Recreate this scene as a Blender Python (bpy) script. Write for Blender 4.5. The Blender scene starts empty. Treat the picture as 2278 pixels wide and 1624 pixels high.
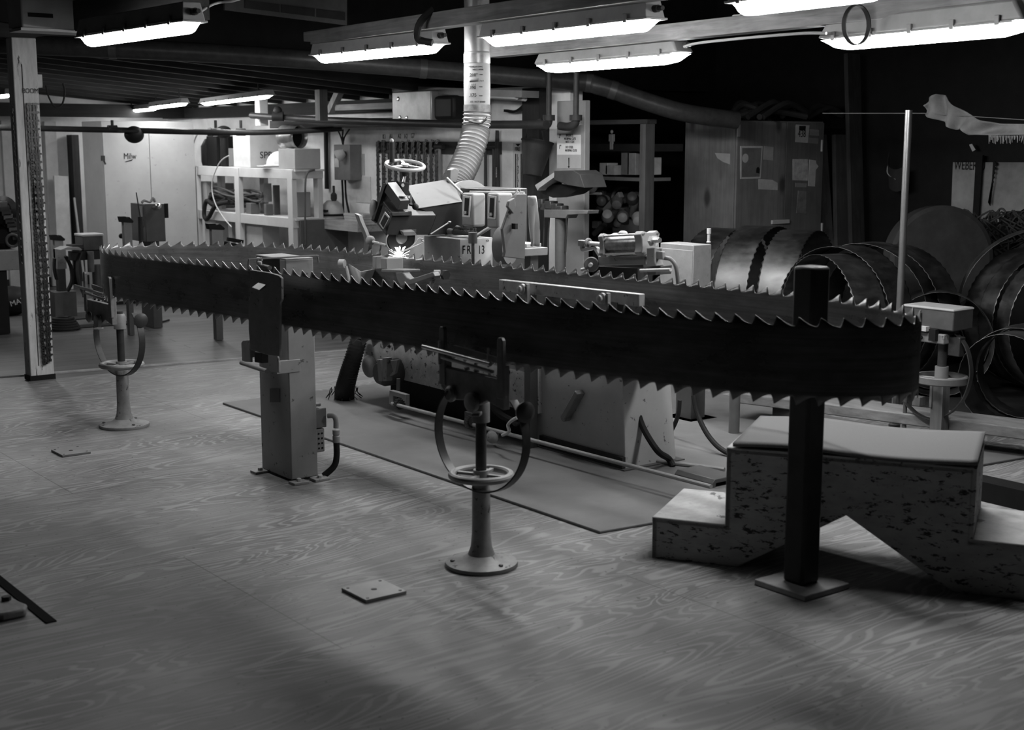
import bpy, bmesh, math, random
from mathutils import Vector, Matrix
random.seed(7)
C = bpy.context.scene.collection
# ---------------------------------------------------------------- camera, world, exposure
F_PX, CX, CY, EYE = 3035.0, 1139.0, 812.0, 1.6
PITCH, HEAD = math.radians(9.3), math.radians(52.7)
cd = bpy.data.cameras.new('camera'); cam = bpy.data.objects.new('camera', cd); C.objects.link(cam)
cd.sensor_width = 36; cd.lens = F_PX/2278*36; cd.clip_start = .05; cd.clip_end = 200
cam.location = (0, 0, EYE); cam.rotation_euler = (math.radians(90)-PITCH, 0, HEAD-math.radians(90))
cd.dof.use_dof = True; cd.dof.focus_distance = 7.6; cd.dof.aperture_fstop = 3.6
sc = bpy.context.scene; sc.camera = cam
w = bpy.data.worlds.new('world'); sc.world = w; w.use_nodes = True
w.node_tree.nodes['Background'].inputs[0].default_value = (1, 1, 1, 1)
w.node_tree.nodes['Background'].inputs[1].default_value = 0.004
sc.view_settings.view_transform = 'Standard'; sc.view_settings.look = 'None'
sc.view_settings.exposure = 0.0; sc.view_settings.gamma = 1.0; sc.view_settings.use_curve_mapping = False
LAMP = 70.0
# ---------------------------------------------------------------- where a point of the photo lies on a known plane of the room
_c, _s = math.cos(PITCH), math.sin(PITCH)
_fw = Vector((math.cos(HEAD)*_c, math.sin(HEAD)*_c, -_s)); _rt = Vector((math.sin(HEAD), -math.cos(HEAD), 0))
_up = Vector((math.cos(HEAD)*_s, math.sin(HEAD)*_s, _c)); O = Vector((0, 0, EYE))
def P(px, py, x=None, y=None, z=None, d=None):
    r = _fw*F_PX + _rt*(px-CX) + _up*(CY-py)
    if x is not None: t = x/r.x
    elif y is not None: t = y/r.y
    elif z is not None: t = (z-EYE)/r.z
    else: t = d/(r.x*math.cos(HEAD)+r.y*math.sin(HEAD))
    return O + r*t
# ---------------------------------------------------------------- materials (the place is recorded in greys)
def nt(name):
    m = bpy.data.materials.new(name); m.use_nodes = True
    t = m.node_tree; return m, t, t.nodes['Principled BSDF']
def ramp(t, fac, stops):
    r = t.nodes.new('ShaderNodeValToRGB'); e = r.color_ramp.elements
    while len(e) < len(stops): e.new(.5)
    for k, (p, v) in enumerate(stops): e[k].position = p; e[k].color = (v, v, v, 1)
    t.links.new(fac, r.inputs[0]); return r.outputs[0]
def coords(t, scale, kind='Object'):
    tc = t.nodes.new('ShaderNodeTexCoord'); mp = t.nodes.new('ShaderNodeMapping'); mp.inputs['Scale'].default_value = scale
    t.links.new(tc.outputs[kind], mp.inputs[0]); return mp.outputs[0]
def noise(t, vec, sc_, det=4, rough=.6, dist=0):
    n = t.nodes.new('ShaderNodeTexNoise'); n.inputs['Scale'].default_value = sc_; n.inputs['Detail'].default_value = det
    n.inputs['Roughness'].default_value = rough; n.inputs['Distortion'].default_value = dist
    t.links.new(vec, n.inputs['Vector']); return n.outputs[0]
def mul(t, a, b, mode='MULTIPLY', fac=1):
    m = t.nodes.new('ShaderNodeMix'); m.data_type = 'RGBA'; m.blend_type = mode; m.inputs[0].default_value = fac
    for k, v in ((6, a), (7, b)):
        if isinstance(v, (int, float)): m.inputs[k].default_value = (v, v, v, 1)
        else: t.links.new(v, m.inputs[k])
    return m.outputs[2]
def bump(t, b, h, st=.2, dist=.004):
    n = t.nodes.new('ShaderNodeBump'); n.inputs['Strength'].default_value = st; n.inputs['Distance'].default_value = dist
    t.links.new(h, n.inputs['Height']); t.links.new(n.outputs[0], b.inputs['Normal'])
_M = {}
def paint(v, rough=.55, var=.25, scale=9, metal=0.0, chips=0, chipv=.02, stretch=(1, 1, 1), chipscale=22):
    key = (v, rough, var, scale, metal, chips, chipv, stretch, chipscale)
    if key in _M: return _M[key]
    m, t, b = nt('paint_%d' % len(_M)); co = coords(t, stretch)
    n = noise(t, co, scale, 5, .65)
    col = ramp(t, n, [(.25, v*(1-var)), (.75, v*(1+var*.7))])
    if chips:
        n2 = noise(t, co, chipscale, 6, .7, .3)
        f = ramp(t, n2, [(.5+.17*(1-chips), 0), (.5+.17*(1-chips)+.03, 1)])
        mx = t.nodes.new('ShaderNodeMix'); mx.data_type = 'RGBA'; t.links.new(f, mx.inputs[0]); t.links.new(col, mx.inputs[6])
        mx.inputs[7].default_value = (chipv, chipv, chipv, 1); col = mx.outputs[2]
    t.links.new(col, b.inputs['Base Color']); b.inputs['Roughness'].default_value = rough; b.inputs['Metallic'].default_value = metal; b.inputs['Specular IOR Level'].default_value = .12 if v < .06 and rough > .35 else .45
    bump(t, b, n, .12, .002)
    _M[key] = m; return m
def wood(v, axis='z', rough=.7, var=.35, knots=False):
    key = ('w', v, axis, rough, var, knots)
    if key in _M: return _M[key]
    m, t, b = nt('wood_%d' % len(_M)); s = {'x': (1.2, 22, 22), 'y': (22, 1.2, 22), 'z': (22, 22, 1.2)}[axis]
    n = noise(t, coords(t, s), 1.6, 5, .6, .6); n2 = noise(t, coords(t, (1, 1, 1)), 3, 3)
    col = mul(t, ramp(t, n, [(.25, v*(1-var)), (.75, v*(1+var*.6))]), ramp(t, n2, [(.3, .7), (.7, 1.15)]))
    if knots:
        vo = t.nodes.new('ShaderNodeTexVoronoi'); vo.inputs['Scale'].default_value = 4.5; t.links.new(coords(t, (1, 1, .5)), vo.inputs['Vector'])
        col = mul(t, col, ramp(t, vo.outputs['Distance'], [(.1, .35), (.22, 1)]))
    t.links.new(col, b.inputs['Base Color']); b.inputs['Roughness'].default_value = rough; b.inputs['Specular IOR Level'].default_value = .15; bump(t, b, n, .3, .003)
    _M[key] = m; return m
def steel(v, rough=.34, streak=(1.5, 1.5, 90), name='steel', metal=.92):
    key = ('s', v, rough, streak, metal)
    if key in _M: return _M[key]
    m, t, b = nt(name + '_%d' % len(_M)); n = noise(t, coords(t, streak), 1.5, 4, .6); n2 = noise(t, coords(t, (2, 2, 5)), 2.2, 5, .65)
    t.links.new(mul(t, ramp(t, n, [(.3, v*.72), (.7, v*1.2)]), ramp(t, n2, [(.3, .6), (.7, 1.2)])), b.inputs['Base Color'])
    t.links.new(ramp(t, n2, [(.3, rough*.75), (.7, rough*1.4)]), b.inputs['Roughness']); b.inputs['Metallic'].default_value = metal
    _M[key] = m; return m
def glow(name, e, v=.8):
    m, t, b = nt(name); b.inputs['Base Color'].default_value = (v, v, v, 1); b.inputs['Emission Color'].default_value = (1, 1, 1, 1)
    b.inputs['Emission Strength'].default_value = e; b.inputs['Roughness'].default_value = .4; return m
def math_node(t, op, a, b_=None, c=None):
    n = t.nodes.new('ShaderNodeMath'); n.operation = op
    for k, v in enumerate((a, b_, c)):
        if v is None: continue
        if isinstance(v, (int, float)): n.inputs[k].default_value = v
        else: t.links.new(v, n.inputs[k])
    return n.outputs[0]
def plywood_floor():
    m, t, b = nt('plywood_floor')
    tc = t.nodes.new('ShaderNodeTexCoord'); sp = t.nodes.new('ShaderNodeSeparateXYZ'); t.links.new(tc.outputs['Object'], sp.inputs[0])
    sheet = math_node(t, 'FLOOR', math_node(t, 'DIVIDE', math_node(t, 'ADD', sp.outputs[1], .02), 1.22))
    cb = t.nodes.new('ShaderNodeCombineXYZ')
    t.links.new(math_node(t, 'ADD', math_node(t, 'MULTIPLY', sp.outputs[0], .95), math_node(t, 'MULTIPLY', sheet, 9.7)), cb.inputs[0])
    t.links.new(math_node(t, 'MULTIPLY', sp.outputs[1], 4.8), cb.inputs[1]); t.links.new(sheet, cb.inputs[2])
    n = noise(t, cb.outputs[0], 1.0, 2.2, .5, .75)
    ring = math_node(t, 'PINGPONG', math_node(t, 'MULTIPLY', n, 17), .5)
    line = ramp(t, ring, [(.08, 1), (.14, .7), (.22, .0)])
    fine = noise(t, coords(t, (3, 70, 1)), 1.4, 4, .6)
    patch = noise(t, coords(t, (1, 1.6, 1)), 1.1, 5, .62)
    amt = ramp(t, noise(t, coords(t, (1, 2, 1)), .9, 3), [(.35, .25), (.6, 1)])
    base = mul(t, mul(t, ramp(t, fine, [(.3, .145), (.7, .215)]), ramp(t, patch, [(.3, .6), (.55, 1), (.75, 1.25)])), 1.0)
    mx = t.nodes.new('ShaderNodeMix'); mx.data_type = 'RGBA'; t.links.new(math_node(t, 'MULTIPLY', math_node(t, 'MULTIPLY', line, amt), .65), mx.inputs[0])
    t.links.new(base, mx.inputs[6]); mx.inputs[7].default_value = (.37, .37, .37, 1)
    br = t.nodes.new('ShaderNodeTexBrick'); br.inputs['Scale'].default_value = 1; br.inputs['Brick Width'].default_value = 2.44
    br.inputs['Row Height'].default_value = 1.22; br.inputs['Mortar Size'].default_value = .0022; br.inputs['Mortar Smooth'].default_value = .2
    mp = t.nodes.new('ShaderNodeMapping'); mp.inputs['Location'].default_value = (.35, .02, 0); t.links.new(tc.outputs['Object'], mp.inputs[0]); t.links.new(mp.outputs[0], br.inputs['Vector'])
    br.inputs['Color1'].default_value = (1, 1, 1, 1); br.inputs['Color2'].default_value = (.93, .93, .93, 1); br.inputs['Mortar'].default_value = (.4, .4, .4, 1)
    specks = noise(t, coords(t, (1, 1, 1)), 48, 2); spk = ramp(t, specks, [(.29, .3), (.33, 1)])
    col = mul(t, mul(t, mx.outputs[2], br.outputs[0]), spk)
    t.links.new(col, b.inputs['Base Color']); b.inputs['Roughness'].default_value = .5; b.inputs['Specular IOR Level'].default_value = .35
    bump(t, b, line, .12, .002); return m
def plank_floor():
    m, t, b = nt('plank_floor'); tc = t.nodes.new('ShaderNodeTexCoord')
    br = t.nodes.new('ShaderNodeTexBrick'); br.inputs['Scale'].default_value = 1; br.inputs['Brick Width'].default_value = 3.2; br.inputs['Row Height'].default_value = .19
    br.inputs['Mortar Size'].default_value = .006; br.inputs['Color1'].default_value = (.075,)*3+(1,); br.inputs['Color2'].default_value = (.1,)*3+(1,); br.inputs['Mortar'].default_value = (.015,)*3+(1,)
    mp = t.nodes.new('ShaderNodeMapping'); mp.inputs['Rotation'].default_value = (0, 0, .12); t.links.new(tc.outputs['Object'], mp.inputs[0]); t.links.new(mp.outputs[0], br.inputs['Vector'])
    n = noise(t, coords(t, (2, 14, 1)), 1.6, 5, .6); n2 = noise(t, coords(t, (1, 1, 1)), .9, 4)
    t.links.new(mul(t, mul(t, br.outputs[0], ramp(t, n, [(.3, .6), (.7, 1.25)])), ramp(t, n2, [(.3, .6), (.7, 1.4)])), b.inputs['Base Color']); b.inputs['Roughness'].default_value = .42
    return m
# ---------------------------------------------------------------- mesh builder
Z = Vector((0, 0, 1))
def V(*a): return Vector(a)
def frame(ax):
    ax = Vector(ax).normalized(); u = ax.orthogonal().normalized()
    if abs(ax.z) < .9: u = ax.cross(Z).normalized()
    return ax, u, ax.cross(u).normalized()
class MB:
    def __init__(s): s.v = []; s.f = []
    def add(s, vs, fs):
        n = len(s.v); s.v += [Vector(q) for q in vs]; s.f += [tuple(n+i for i in q) for q in fs]; return s
    def hexa(s, p): return s.add(p, [(0, 3, 2, 1), (4, 5, 6, 7), (0, 1, 5, 4), (1, 2, 6, 5), (2, 3, 7, 6), (3, 0, 4, 7)])
    def box(s, a, b):
        x0, x1 = sorted((a[0], b[0])); y0, y1 = sorted((a[1], b[1])); z0, z1 = sorted((a[2], b[2]))
        return s.hexa([(x0, y0, z0), (x1, y0, z0), (x1, y1, z0), (x0, y1, z0), (x0, y0, z1), (x1, y0, z1), (x1, y1, z1), (x0, y1, z1)])
    def cbox(s, c, d): return s.box((c[0]-d[0]/2, c[1]-d[1]/2, c[2]-d[2]/2), (c[0]+d[0]/2, c[1]+d[1]/2, c[2]+d[2]/2))
    def beam(s, p, q, w_, h, up=Z):
        p, q = Vector(p), Vector(q); a = (q-p).normalized(); sd = a.cross(Vector(up)); sd = sd.normalized() if sd.length > 1e-4 else a.orthogonal().normalized()
        u = sd.cross(a).normalized(); A = sd*w_/2; B = u*h/2
        return s.hexa([p-A-B, p+A-B, q+A-B, q-A-B, p-A+B, p+A+B, q+A+B, q-A+B])
    def prism(s, pts, vec):
        n = len(pts); pts = [Vector(q) for q in pts]; vec = Vector(vec)
        nv = len(s.v); s.v += pts + [q+vec for q in pts]
        s.f += [tuple(nv+i for i in range(n))[::-1], tuple(nv+n+i for i in range(n))] + [(nv+i, nv+(i+1) % n, nv+n+(i+1) % n, nv+n+i) for i in range(n)]; return s
    def rev(s, prof, p, ax=Z, n=24, cap=True):       # profile of (radius, distance along axis)
        a, u, w_ = frame(ax); p = Vector(p); nv = len(s.v)
        for r, h in prof:
            for k in range(n):
                an = 2*math.pi*k/n; s.v.append(p + a*h + (u*math.cos(an)+w_*math.sin(an))*r)
        for i in range(len(prof)-1):
            for k in range(n):
                k2 = (k+1) % n; s.f.append((nv+i*n+k, nv+i*n+k2, nv+(i+1)*n+k2, nv+(i+1)*n+k))
        if cap:
            s.f.append(tuple(nv+k for k in range(n))[::-1]); s.f.append(tuple(nv+(len(prof)-1)*n+k for k in range(n)))
        return s
    def cyl(s, p, q, r, r2=None, n=20):
        p, q = Vector(p), Vector(q); return s.rev([(r, 0), (r if r2 is None else r2, (q-p).length)], p, q-p, n)
    def sphere(s, c, r, sc_=(1, 1, 1), n=14):
        nv = len(s.v); prof = [(math.sin(math.pi*k/n)*r+1e-5, -math.cos(math.pi*k/n)*r) for k in range(n+1)]
        s.rev(prof, (0, 0, 0), Z, n*2)
        for i in range(nv, len(s.v)): q = s.v[i]; s.v[i] = Vector((c[0]+q.x*sc_[0], c[1]+q.y*sc_[1], c[2]+q.z*sc_[2]))
        return s
    def torus(s, c, ax, R, r, n=36, m=10, a0=0, a1=None):
        a, u, w_ = frame(ax); c = Vector(c)
        full = a1 is None; a1 = 2*math.pi if full else a1; k_ = n if full else n+1
        pts = [c + (u*math.cos(a0+(a1-a0)*k/n)+w_*math.sin(a0+(a1-a0)*k/n))*R for k in range(k_)]
        return s.tube(pts, r, m, full)
    def tube(s, pts, r, m=8, closed=False):
        pts = [Vector(q) for q in pts]; n = len(pts); nv = len(s.v); pu = None
        rs = r if isinstance(r, (list, tuple)) else [r]*n
        for i in range(n):
            d = (pts[(i+1) % n]-pts[i-1]) if closed else (pts[min(i+1, n-1)]-pts[max(i-1, 0)])
            d.normalize()
            if pu is None: u = d.orthogonal().normalized()
            else:
                u = pu - d*pu.dot(d); u = u.normalized() if u.length > 1e-6 else d.orthogonal().normalized()
            pu = u; w_ = d.cross(u)
            for k in range(m):
                an = 2*math.pi*k/m; s.v.append(pts[i]+(u*math.cos(an)+w_*math.sin(an))*rs[i])
        for i in range(n if closed else n-1):
            j = (i+1) % n
            off = 0
            if closed and j == 0:
                off = min(range(m), key=lambda o: (s.v[nv+i*m]-s.v[nv+o]).length)
            for k in range(m):
                k2 = (k+1) % m; s.f.append((nv+i*m+k, nv+i*m+k2, nv+j*m+(k2+off) % m, nv+j*m+(k+off) % m))
        if not closed: s.f.append(tuple(nv+k for k in range(m))[::-1]); s.f.append(tuple(nv+(n-1)*m+k for k in range(m)))
        return s
    def strap(s, pts, wv, th=.003, closed=False):     # flat band along pts, width vector wv, given thickness
        pts = [Vector(q) for q in pts]; n = len(pts); wv = Vector(wv); nv = len(s.v)
        for i in range(n):
            d = (pts[(i+1) % n]-pts[i-1]) if closed else (pts[min(i+1, n-1)]-pts[max(i-1, 0)])
            nn = d.cross(wv).normalized()*th/2
            s.v += [pts[i]-wv/2-nn, pts[i]+wv/2-nn, pts[i]+wv/2+nn, pts[i]-wv/2+nn]
        for i in range(n if closed else n-1):
            j = (i+1) % n
            for k in range(4): s.f.append((nv+i*4+k, nv+i*4+(k+1) % 4, nv+j*4+(k+1) % 4, nv+j*4+k))
        if not closed: s.f += [(nv+3, nv+2, nv+1, nv), tuple(nv+(n-1)*4+k for k in range(4))]
        return s
    def grid(s, fn, nu, nv_):
        n = len(s.v)
        for i in range(nu+1):
            for j in range(nv_+1): s.v.append(Vector(fn(i/nu, j/nv_)))
        for i in range(nu):
            for j in range(nv_): a = n+i*(nv_+1)+j; s.f.append((a, a+nv_+1, a+nv_+2, a+1))
        return s
    def out(s, name, mat, root=None, bev=0, origin=None, ang=32, solid=0):
        o0 = Vector(origin) if origin is not None else (Vector(root['_o']) if root is not None else Vector((0, 0, 0)))
        me = bpy.data.meshes.new(name); me.from_pydata([q-o0 for q in s.v], [], s.f)
        bm = bmesh.new(); bm.from_mesh(me); bmesh.ops.recalc_face_normals(bm, faces=bm.faces); bm.to_mesh(me); bm.free()
        me.materials.append(mat); me.shade_smooth(); me.set_sharp_from_angle(angle=math.radians(ang))
        ob = bpy.data.objects.new(name, me); C.objects.link(ob)
        if root is not None:
            ob.parent = root
            if '_o' in root.keys(): ob['_o'] = root['_o']
        else: ob.location = o0; ob['_o'] = tuple(o0)
        if solid:
            md = ob.modifiers.new('solid', 'SOLIDIFY'); md.thickness = solid; md.offset = 0
        if bev:
            md = ob.modifiers.new('bevel', 'BEVEL'); md.width = bev; md.segments = 2; md.limit_method = 'ANGLE'; md.angle_limit = math.radians(40)
        return ob
    def solo(s, name, label, cat, mat, group=None, bev=0, kind=None, ang=32, solid=0):
        xs = [q.x for q in s.v]; ys = [q.y for q in s.v]; zs = [q.z for q in s.v]
        o = s.out(name, mat, None, bev, ((min(xs)+max(xs))/2, (min(ys)+max(ys))/2, min(zs)), ang, solid)
        return tag(o, label, cat, group, kind)
def tag(o, label, cat, group=None, kind=None):
    o['label'] = label; o['category'] = cat
    if group: o['group'] = group
    if kind: o['kind'] = kind
    return o
def T(name, label, cat, loc, group=None):
    o = bpy.data.objects.new(name, None); C.objects.link(o); o.location = loc; o['_o'] = tuple(loc); o.empty_display_size = .1
    return tag(o, label, cat, group)
def S(mb, name, mat, root=None, bev=0, solid=0):
    o = mb.out(name, mat, root, bev, solid=solid)
    if root is None: o['kind'] = 'structure'
    return o
def dup(root, loc, rotz=None, label=None, group=None):
    r = root.copy(); C.objects.link(r); r.location = loc
    if rotz is not None: r.rotation_euler = (0, 0, rotz)
    if label: r['label'] = label
    if group: r['group'] = group
    for ch in list(root.children):
        c = ch.copy(); C.objects.link(c); c.parent = r
        for g in ch.children:
            e = g.copy(); C.objects.link(e); e.parent = c
    return r
def text(s_, size, loc, rot, mat, root, name='lettering', depth=.0008, sx=1.0):
    cu = bpy.data.curves.new('t', 'FONT'); cu.body = s_; cu.size = size; cu.extrude = depth; cu.align_x = 'LEFT'; cu.resolution_u = 3
    ob = bpy.data.objects.new('t', cu); C.objects.link(ob); dg = bpy.context.evaluated_depsgraph_get()
    me = bpy.data.meshes.new_from_object(ob.evaluated_get(dg)); C.objects.unlink(ob); bpy.data.objects.remove(ob)
    M_ = Matrix.Translation(Vector(loc)-Vector(root['_o'])) @ rot.to_4x4() @ Matrix.Diagonal((sx, 1, 1, 1)); me.transform(M_)
    me.materials.clear(); me.materials.append(mat); o = bpy.data.objects.new(name, me); C.objects.link(o); o.parent = root; return o
def rotm(*r): return Matrix.Rotation(r[2], 3, 'Z') @ Matrix.Rotation(r[1], 3, 'Y') @ Matrix.Rotation(r[0], 3, 'X')
RY = rotm(math.pi/2, 0, 0)                 # writing on a face that looks along -y
RX = rotm(math.pi/2, 0, -math.pi/2)        # writing on a face that looks along -x
def zrow(x, y, py):
    v = V(x, y, 0)-O; k = (CY-py)/F_PX; h = v.x*math.cos(HEAD)+v.y*math.sin(HEAD); return EYE+h*(k*_c-_s)/(_c+k*_s)
def near_box(pl, pc, pr, yt, yb, x=None, y=None, z0=None, low=False):
    """corner of an upright box from the photo: left, corner and right edge, top and bottom; x (or y) is where the corner stands; returns min and max"""
    if low:
        b = P(pc, yb, x=x); return V(b.x, b.y, b.z if z0 is None else z0), V(P(pr, yb, y=b.y).x, P(pl, yb, x=b.x).y, zrow(b.x, b.y, yt))
    c = P(pc, yt, x=x) if x is not None else P(pc, yt, y=y)
    b = P(pc, yb, x=c.x); y1 = P(pl, yt, x=c.x).y; x1 = P(pr, yt, y=c.y).x
    return V(c.x, c.y, b.z if z0 is None else z0), V(x1, y1, c.z)
def PX(pts, x, t): # outline on the plane x, thickness t
    return [P(a, b, x=x) for a, b in pts], V(t, 0, 0)
def PY(pts, y, t):
    return [P(a, b, y=y) for a, b in pts], V(0, t, 0)
def cr(pts, per=8, closed=False):
    pts = [Vector(q) for q in pts]; n = len(pts); out = []
    for i in range(n if closed else n-1):
        a = pts[(i-1) % n] if closed or i > 0 else pts[0]; b = pts[i]; c = pts[(i+1) % n]; d = pts[(i+2) % n] if closed or i+2 < n else pts[-1]
        for k in range(per):
            t = k/per; out.append(.5*((2*b)+(c-a)*t+(2*a-5*b+4*c-d)*t*t+(3*b-a-3*c+d)*t**3))
    if not closed: out.append(pts[-1])
    return out
# shared materials
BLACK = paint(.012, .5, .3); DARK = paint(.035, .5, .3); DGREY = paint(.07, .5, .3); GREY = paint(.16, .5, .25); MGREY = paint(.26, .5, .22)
LGREY = paint(.42, .5, .18); WHITE = paint(.68, .6, .12); PAPER = paint(.6, .8, .12); INK = paint(.012, .8, .1)
IRON = paint(.06, .42, .35, 14, .5); STEEL = steel(.55, .33); BRIGHT = paint(.7, .25, .12, 10, .9); RUBBER = paint(.02, .6, .2); CARD = paint(.3, .85, .15)
# ================================================================ the room
S(MB().box((-6, -4, -.12), (9.6, 9.2, 0)), 'floor', plywood_floor())
S(MB().box((-6, 9.2, -.12), (9.6, 15.6, -.004)), 'floor.001', plank_floor())
a, b = P(40, 834, z=0), P(735, 783, z=0)
S(MB().beam(a+V(-4, .6, .0), b+V(1.4, -.21, .0), .035, .012), 'trim_1', paint(.3, .7, .4))
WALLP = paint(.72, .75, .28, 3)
S(MB().box((6.6, 7.95, 0), (6.72, 15.4, 2.02)), 'wall_right', WALLP)
S(MB().box((-6, 15.3, 0), (6.7, 15.42, 2.3)), 'wall_back', WALLP)
S(MB().box((-6, 15.26, 0), (6.6, 15.3, .1)), 'baseboard_back', DARK)
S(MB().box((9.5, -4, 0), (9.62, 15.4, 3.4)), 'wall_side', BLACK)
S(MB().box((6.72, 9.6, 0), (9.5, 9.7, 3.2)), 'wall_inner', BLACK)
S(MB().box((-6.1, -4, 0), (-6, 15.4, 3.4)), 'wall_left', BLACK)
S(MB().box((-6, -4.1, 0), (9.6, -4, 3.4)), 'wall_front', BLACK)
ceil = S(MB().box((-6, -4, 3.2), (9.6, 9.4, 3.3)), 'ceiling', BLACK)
SOF = lambda x: 1.97+(6.6-x)*.082
low = MB().hexa([(-6, 9.35, SOF(-6)+.15), (6.7, 9.35, SOF(6.7)+.15), (6.7, 15.4, SOF(6.7)+.15), (-6, 15.4, SOF(-6)+.15), (-6, 9.35, SOF(-6)+.22), (6.7, 9.35, SOF(6.7)+.22), (6.7, 15.4, SOF(6.7)+.22), (-6, 15.4, SOF(-6)+.22)])
low.prism([(-6, 9.3, SOF(-6)+.1), (6.7, 9.3, SOF(6.7)+.1), (9.6, 9.3, SOF(6.7)+.1), (9.6, 9.3, 3.2), (-6, 9.3, 3.2)], (0, .05, 0))
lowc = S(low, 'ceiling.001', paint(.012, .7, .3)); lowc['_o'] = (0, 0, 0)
for k in range(12):
    y = 9.45+.5*k; a_ = V(-2, y, SOF(-2)+.076); b_ = V(6.58, y, SOF(6.58)+.076)
    MB().beam(a_, b_, .06, .15).out('joist', wood(.045, 'x'), lowc)
S(MB().box((-1, 14.6, 1.86), (6.6, 14.7, 2.0)), 'trim_2', wood(.02, 'x'))
S(MB().box((6.5, 9.4, 1.86), (6.6, 15.2, 1.97)), 'trim_3', wood(.02, 'y'))
# far-left wall panels
for (l, r, t_, b_, v) in ((0, 60, 268, 640, .45), (96, 142, 270, 640, .55)):
    p, q = P(l, t_, y=15.25), P(r, b_, y=15.25)
    MB().box((p.x, 15.22, 0), (q.x, 15.28, p.z)).solo('wall_panel', 'pale painted panel fixed to the far wall, ' + ('left of the white timber post' if l == 0 else 'just right of the white timber post'), 'panel', paint(v, .7, .3, 4), bev=.004)
p, q = P(152, 300, y=15.2), P(185, 640, y=15.2)
b = MB(); b.box((p.x, 15.1, 0), (q.x, 15.26, p.z)); b.solo('door_curtain', 'dark upright boards filling the gap left of the tall white cabinet', 'boards', wood(.05, 'z'))
# ================================================================ lamps and what carries them
TUBE = glow('lit_diffuser', LAMP); TUBE2 = glow('lit_diffuser_far', LAMP*.55)
def lamp(pa, pb, label, z=2.15, round_=False, wd=.115, mat=None, group='lit fluorescent strip lights', gland=True):
    a, b = P(*pa, z=z), P(*pb, z=z); L = (b-a).length; mid = (a+b)/2; ang = math.atan2(b.y-a.y, b.x-a.x)
    t = T('strip_light', label, 'light', (mid.x, mid.y, z+.09), group); t['_o'] = (0, 0, 0); t.rotation_euler = (0, 0, ang)
    h = L/2
    def trough(z0, w0, z1, w1, e0, e1): return MB().hexa([(-h+e0, -w0, z0), (h-e0, -w0, z0), (h-e0, w0, z0), (-h+e0, w0, z0), (-h+e1, -w1, z1), (h-e1, -w1, z1), (h-e1, w1, z1), (-h+e1, w1, z1)])
    trough(-.085, wd/2, 0, wd/2-.012, .0, .02 if not round_ else .06).out('housing', paint(.2, .5, .18) if round_ else paint(.33, .5, .18), t, bev=.012 if round_ else .004)
    HM = paint(.2, .5, .18) if round_ else paint(.33, .5, .18)
    rh = h-.05 if round_ else h+.012
    MB().box((-rh, -wd/2-.007, -.093), (rh, wd/2+.007, -.083)).out('rim', HM, t, bev=.003)
    d = MB(); n = 9; secs = []
    for k in range(17):
        f = k/16; x = -h+L*f; e = min(f, 1-f)*L; s = min(1, (e/(.13 if round_ else .05))**.5) if e > 0 else .05
        secs.append((x, max(s, .05)))
    for x, s in secs:
        for k in range(n+1):
            an = math.pi*k/n; d.v.append(V(x, math.cos(an)*wd*.48*(.6+.4*s), -.092-math.sin(an)**.8*.05*s))
    for i in range(len(secs)-1):
        for k in range(n): d.f.append((i*(n+1)+k, i*(n+1)+k+1, (i+1)*(n+1)+k+1, (i+1)*(n+1)+k))
    d.out('diffuser', mat or TUBE, t, ang=60)
    for k in range(5):
        x = -h+L*(k+.5)/5
        MB().box((x-.012, -wd/2-.013, -.1), (x+.012, -wd/2-.003, -.06)).out('latch', GREY, t, bev=.002)
    if wd < .105: MB().cyl((-h*.7, 0, -.01), (-h*.7, 0, .32), .008, n=8).cyl((h*.7, 0, -.01), (h*.7, 0, .32), .008, n=8).out('hanger_rod', DARK, t)
    if gland: MB().rev([(.017, 0), (.017, .03), (.011, .032), (.011, .06)], (h-.01, 0, -.045), (1, 0, 0), 14).out('cable_gland', DARK, t)
    return t
lamp((192, 84), (432, 48), 'lit strip light at upper left under a dark timber, nearest the ceiling duct', mat=glow('lit_diffuser_dim', LAMP*.6))
lamp((707, 124), (980, 97), 'lit strip light on the long timber rail just left of the silver exhaust duct')
lamp((1085, 84), (1458, 42), 'lit strip light on the long timber rail just right of the silver exhaust duct')
lamp((1205, 146), (1525, 119), 'lit strip light with round clear ends above the air cylinder', round_=True, wd=.13, z=2.07)
lamp((1840, 90), (2300, 47), 'lit round ended strip light at upper right with a black strap around it', round_=True, wd=.13, z=2.07)
lamp((1645, 8), (1960, -32), 'lit strip light cut by the top edge of the picture at right', wd=.13)
for pa, pb, lab in (((452, 240), (602, 224), 'lit strip light under the low ceiling above the white shelf'),
                    ((338, 248), (412, 240), 'small distant lit strip light above the tall white cabinet, the right one of two'),
                    ((285, 255), (345, 250), 'small distant lit strip light above the tall white cabinet, the left one of two'),
                    ((-110, 238), (22, 222), 'distant lit strip light half hidden by the timber post at the left edge')):
    lamp(pa, pb, lab, z=1.9 if pa[0] > 250 and pa[0] < 400 else 1.93, wd=.1, gland=False, mat=TUBE2).scale = (1, .8, .5)
BEAMW = wood(.2, 'y', .7, .45)
def rail(pa, pb, label, z=2.24, ext=1.5):
    a, b = P(*pa, z=z), P(*pb, z=z); d = (b-a).normalized(); b = b+d*ext; a, b = a+V(0, 0, .035), b+V(0, 0, .035)
    t = T('timber_rail', label, 'beam', a)
    MB().beam(a, b, .16, .06).out('timber', BEAMW, t, bev=.004)
    MB().beam(a+V(-.03, 0, -.04)+d*.1, b+V(-.03, 0, -.04), .1, .03).out('batten', wood(.2, 'y', .7, .4), t, bev=.003)
    return t, a, b, d
r1, r1a, r1b, r1d = rail((700, 95), (1340, 8), 'weathered timber rail carrying the two strip lights beside the silver duct')
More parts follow.
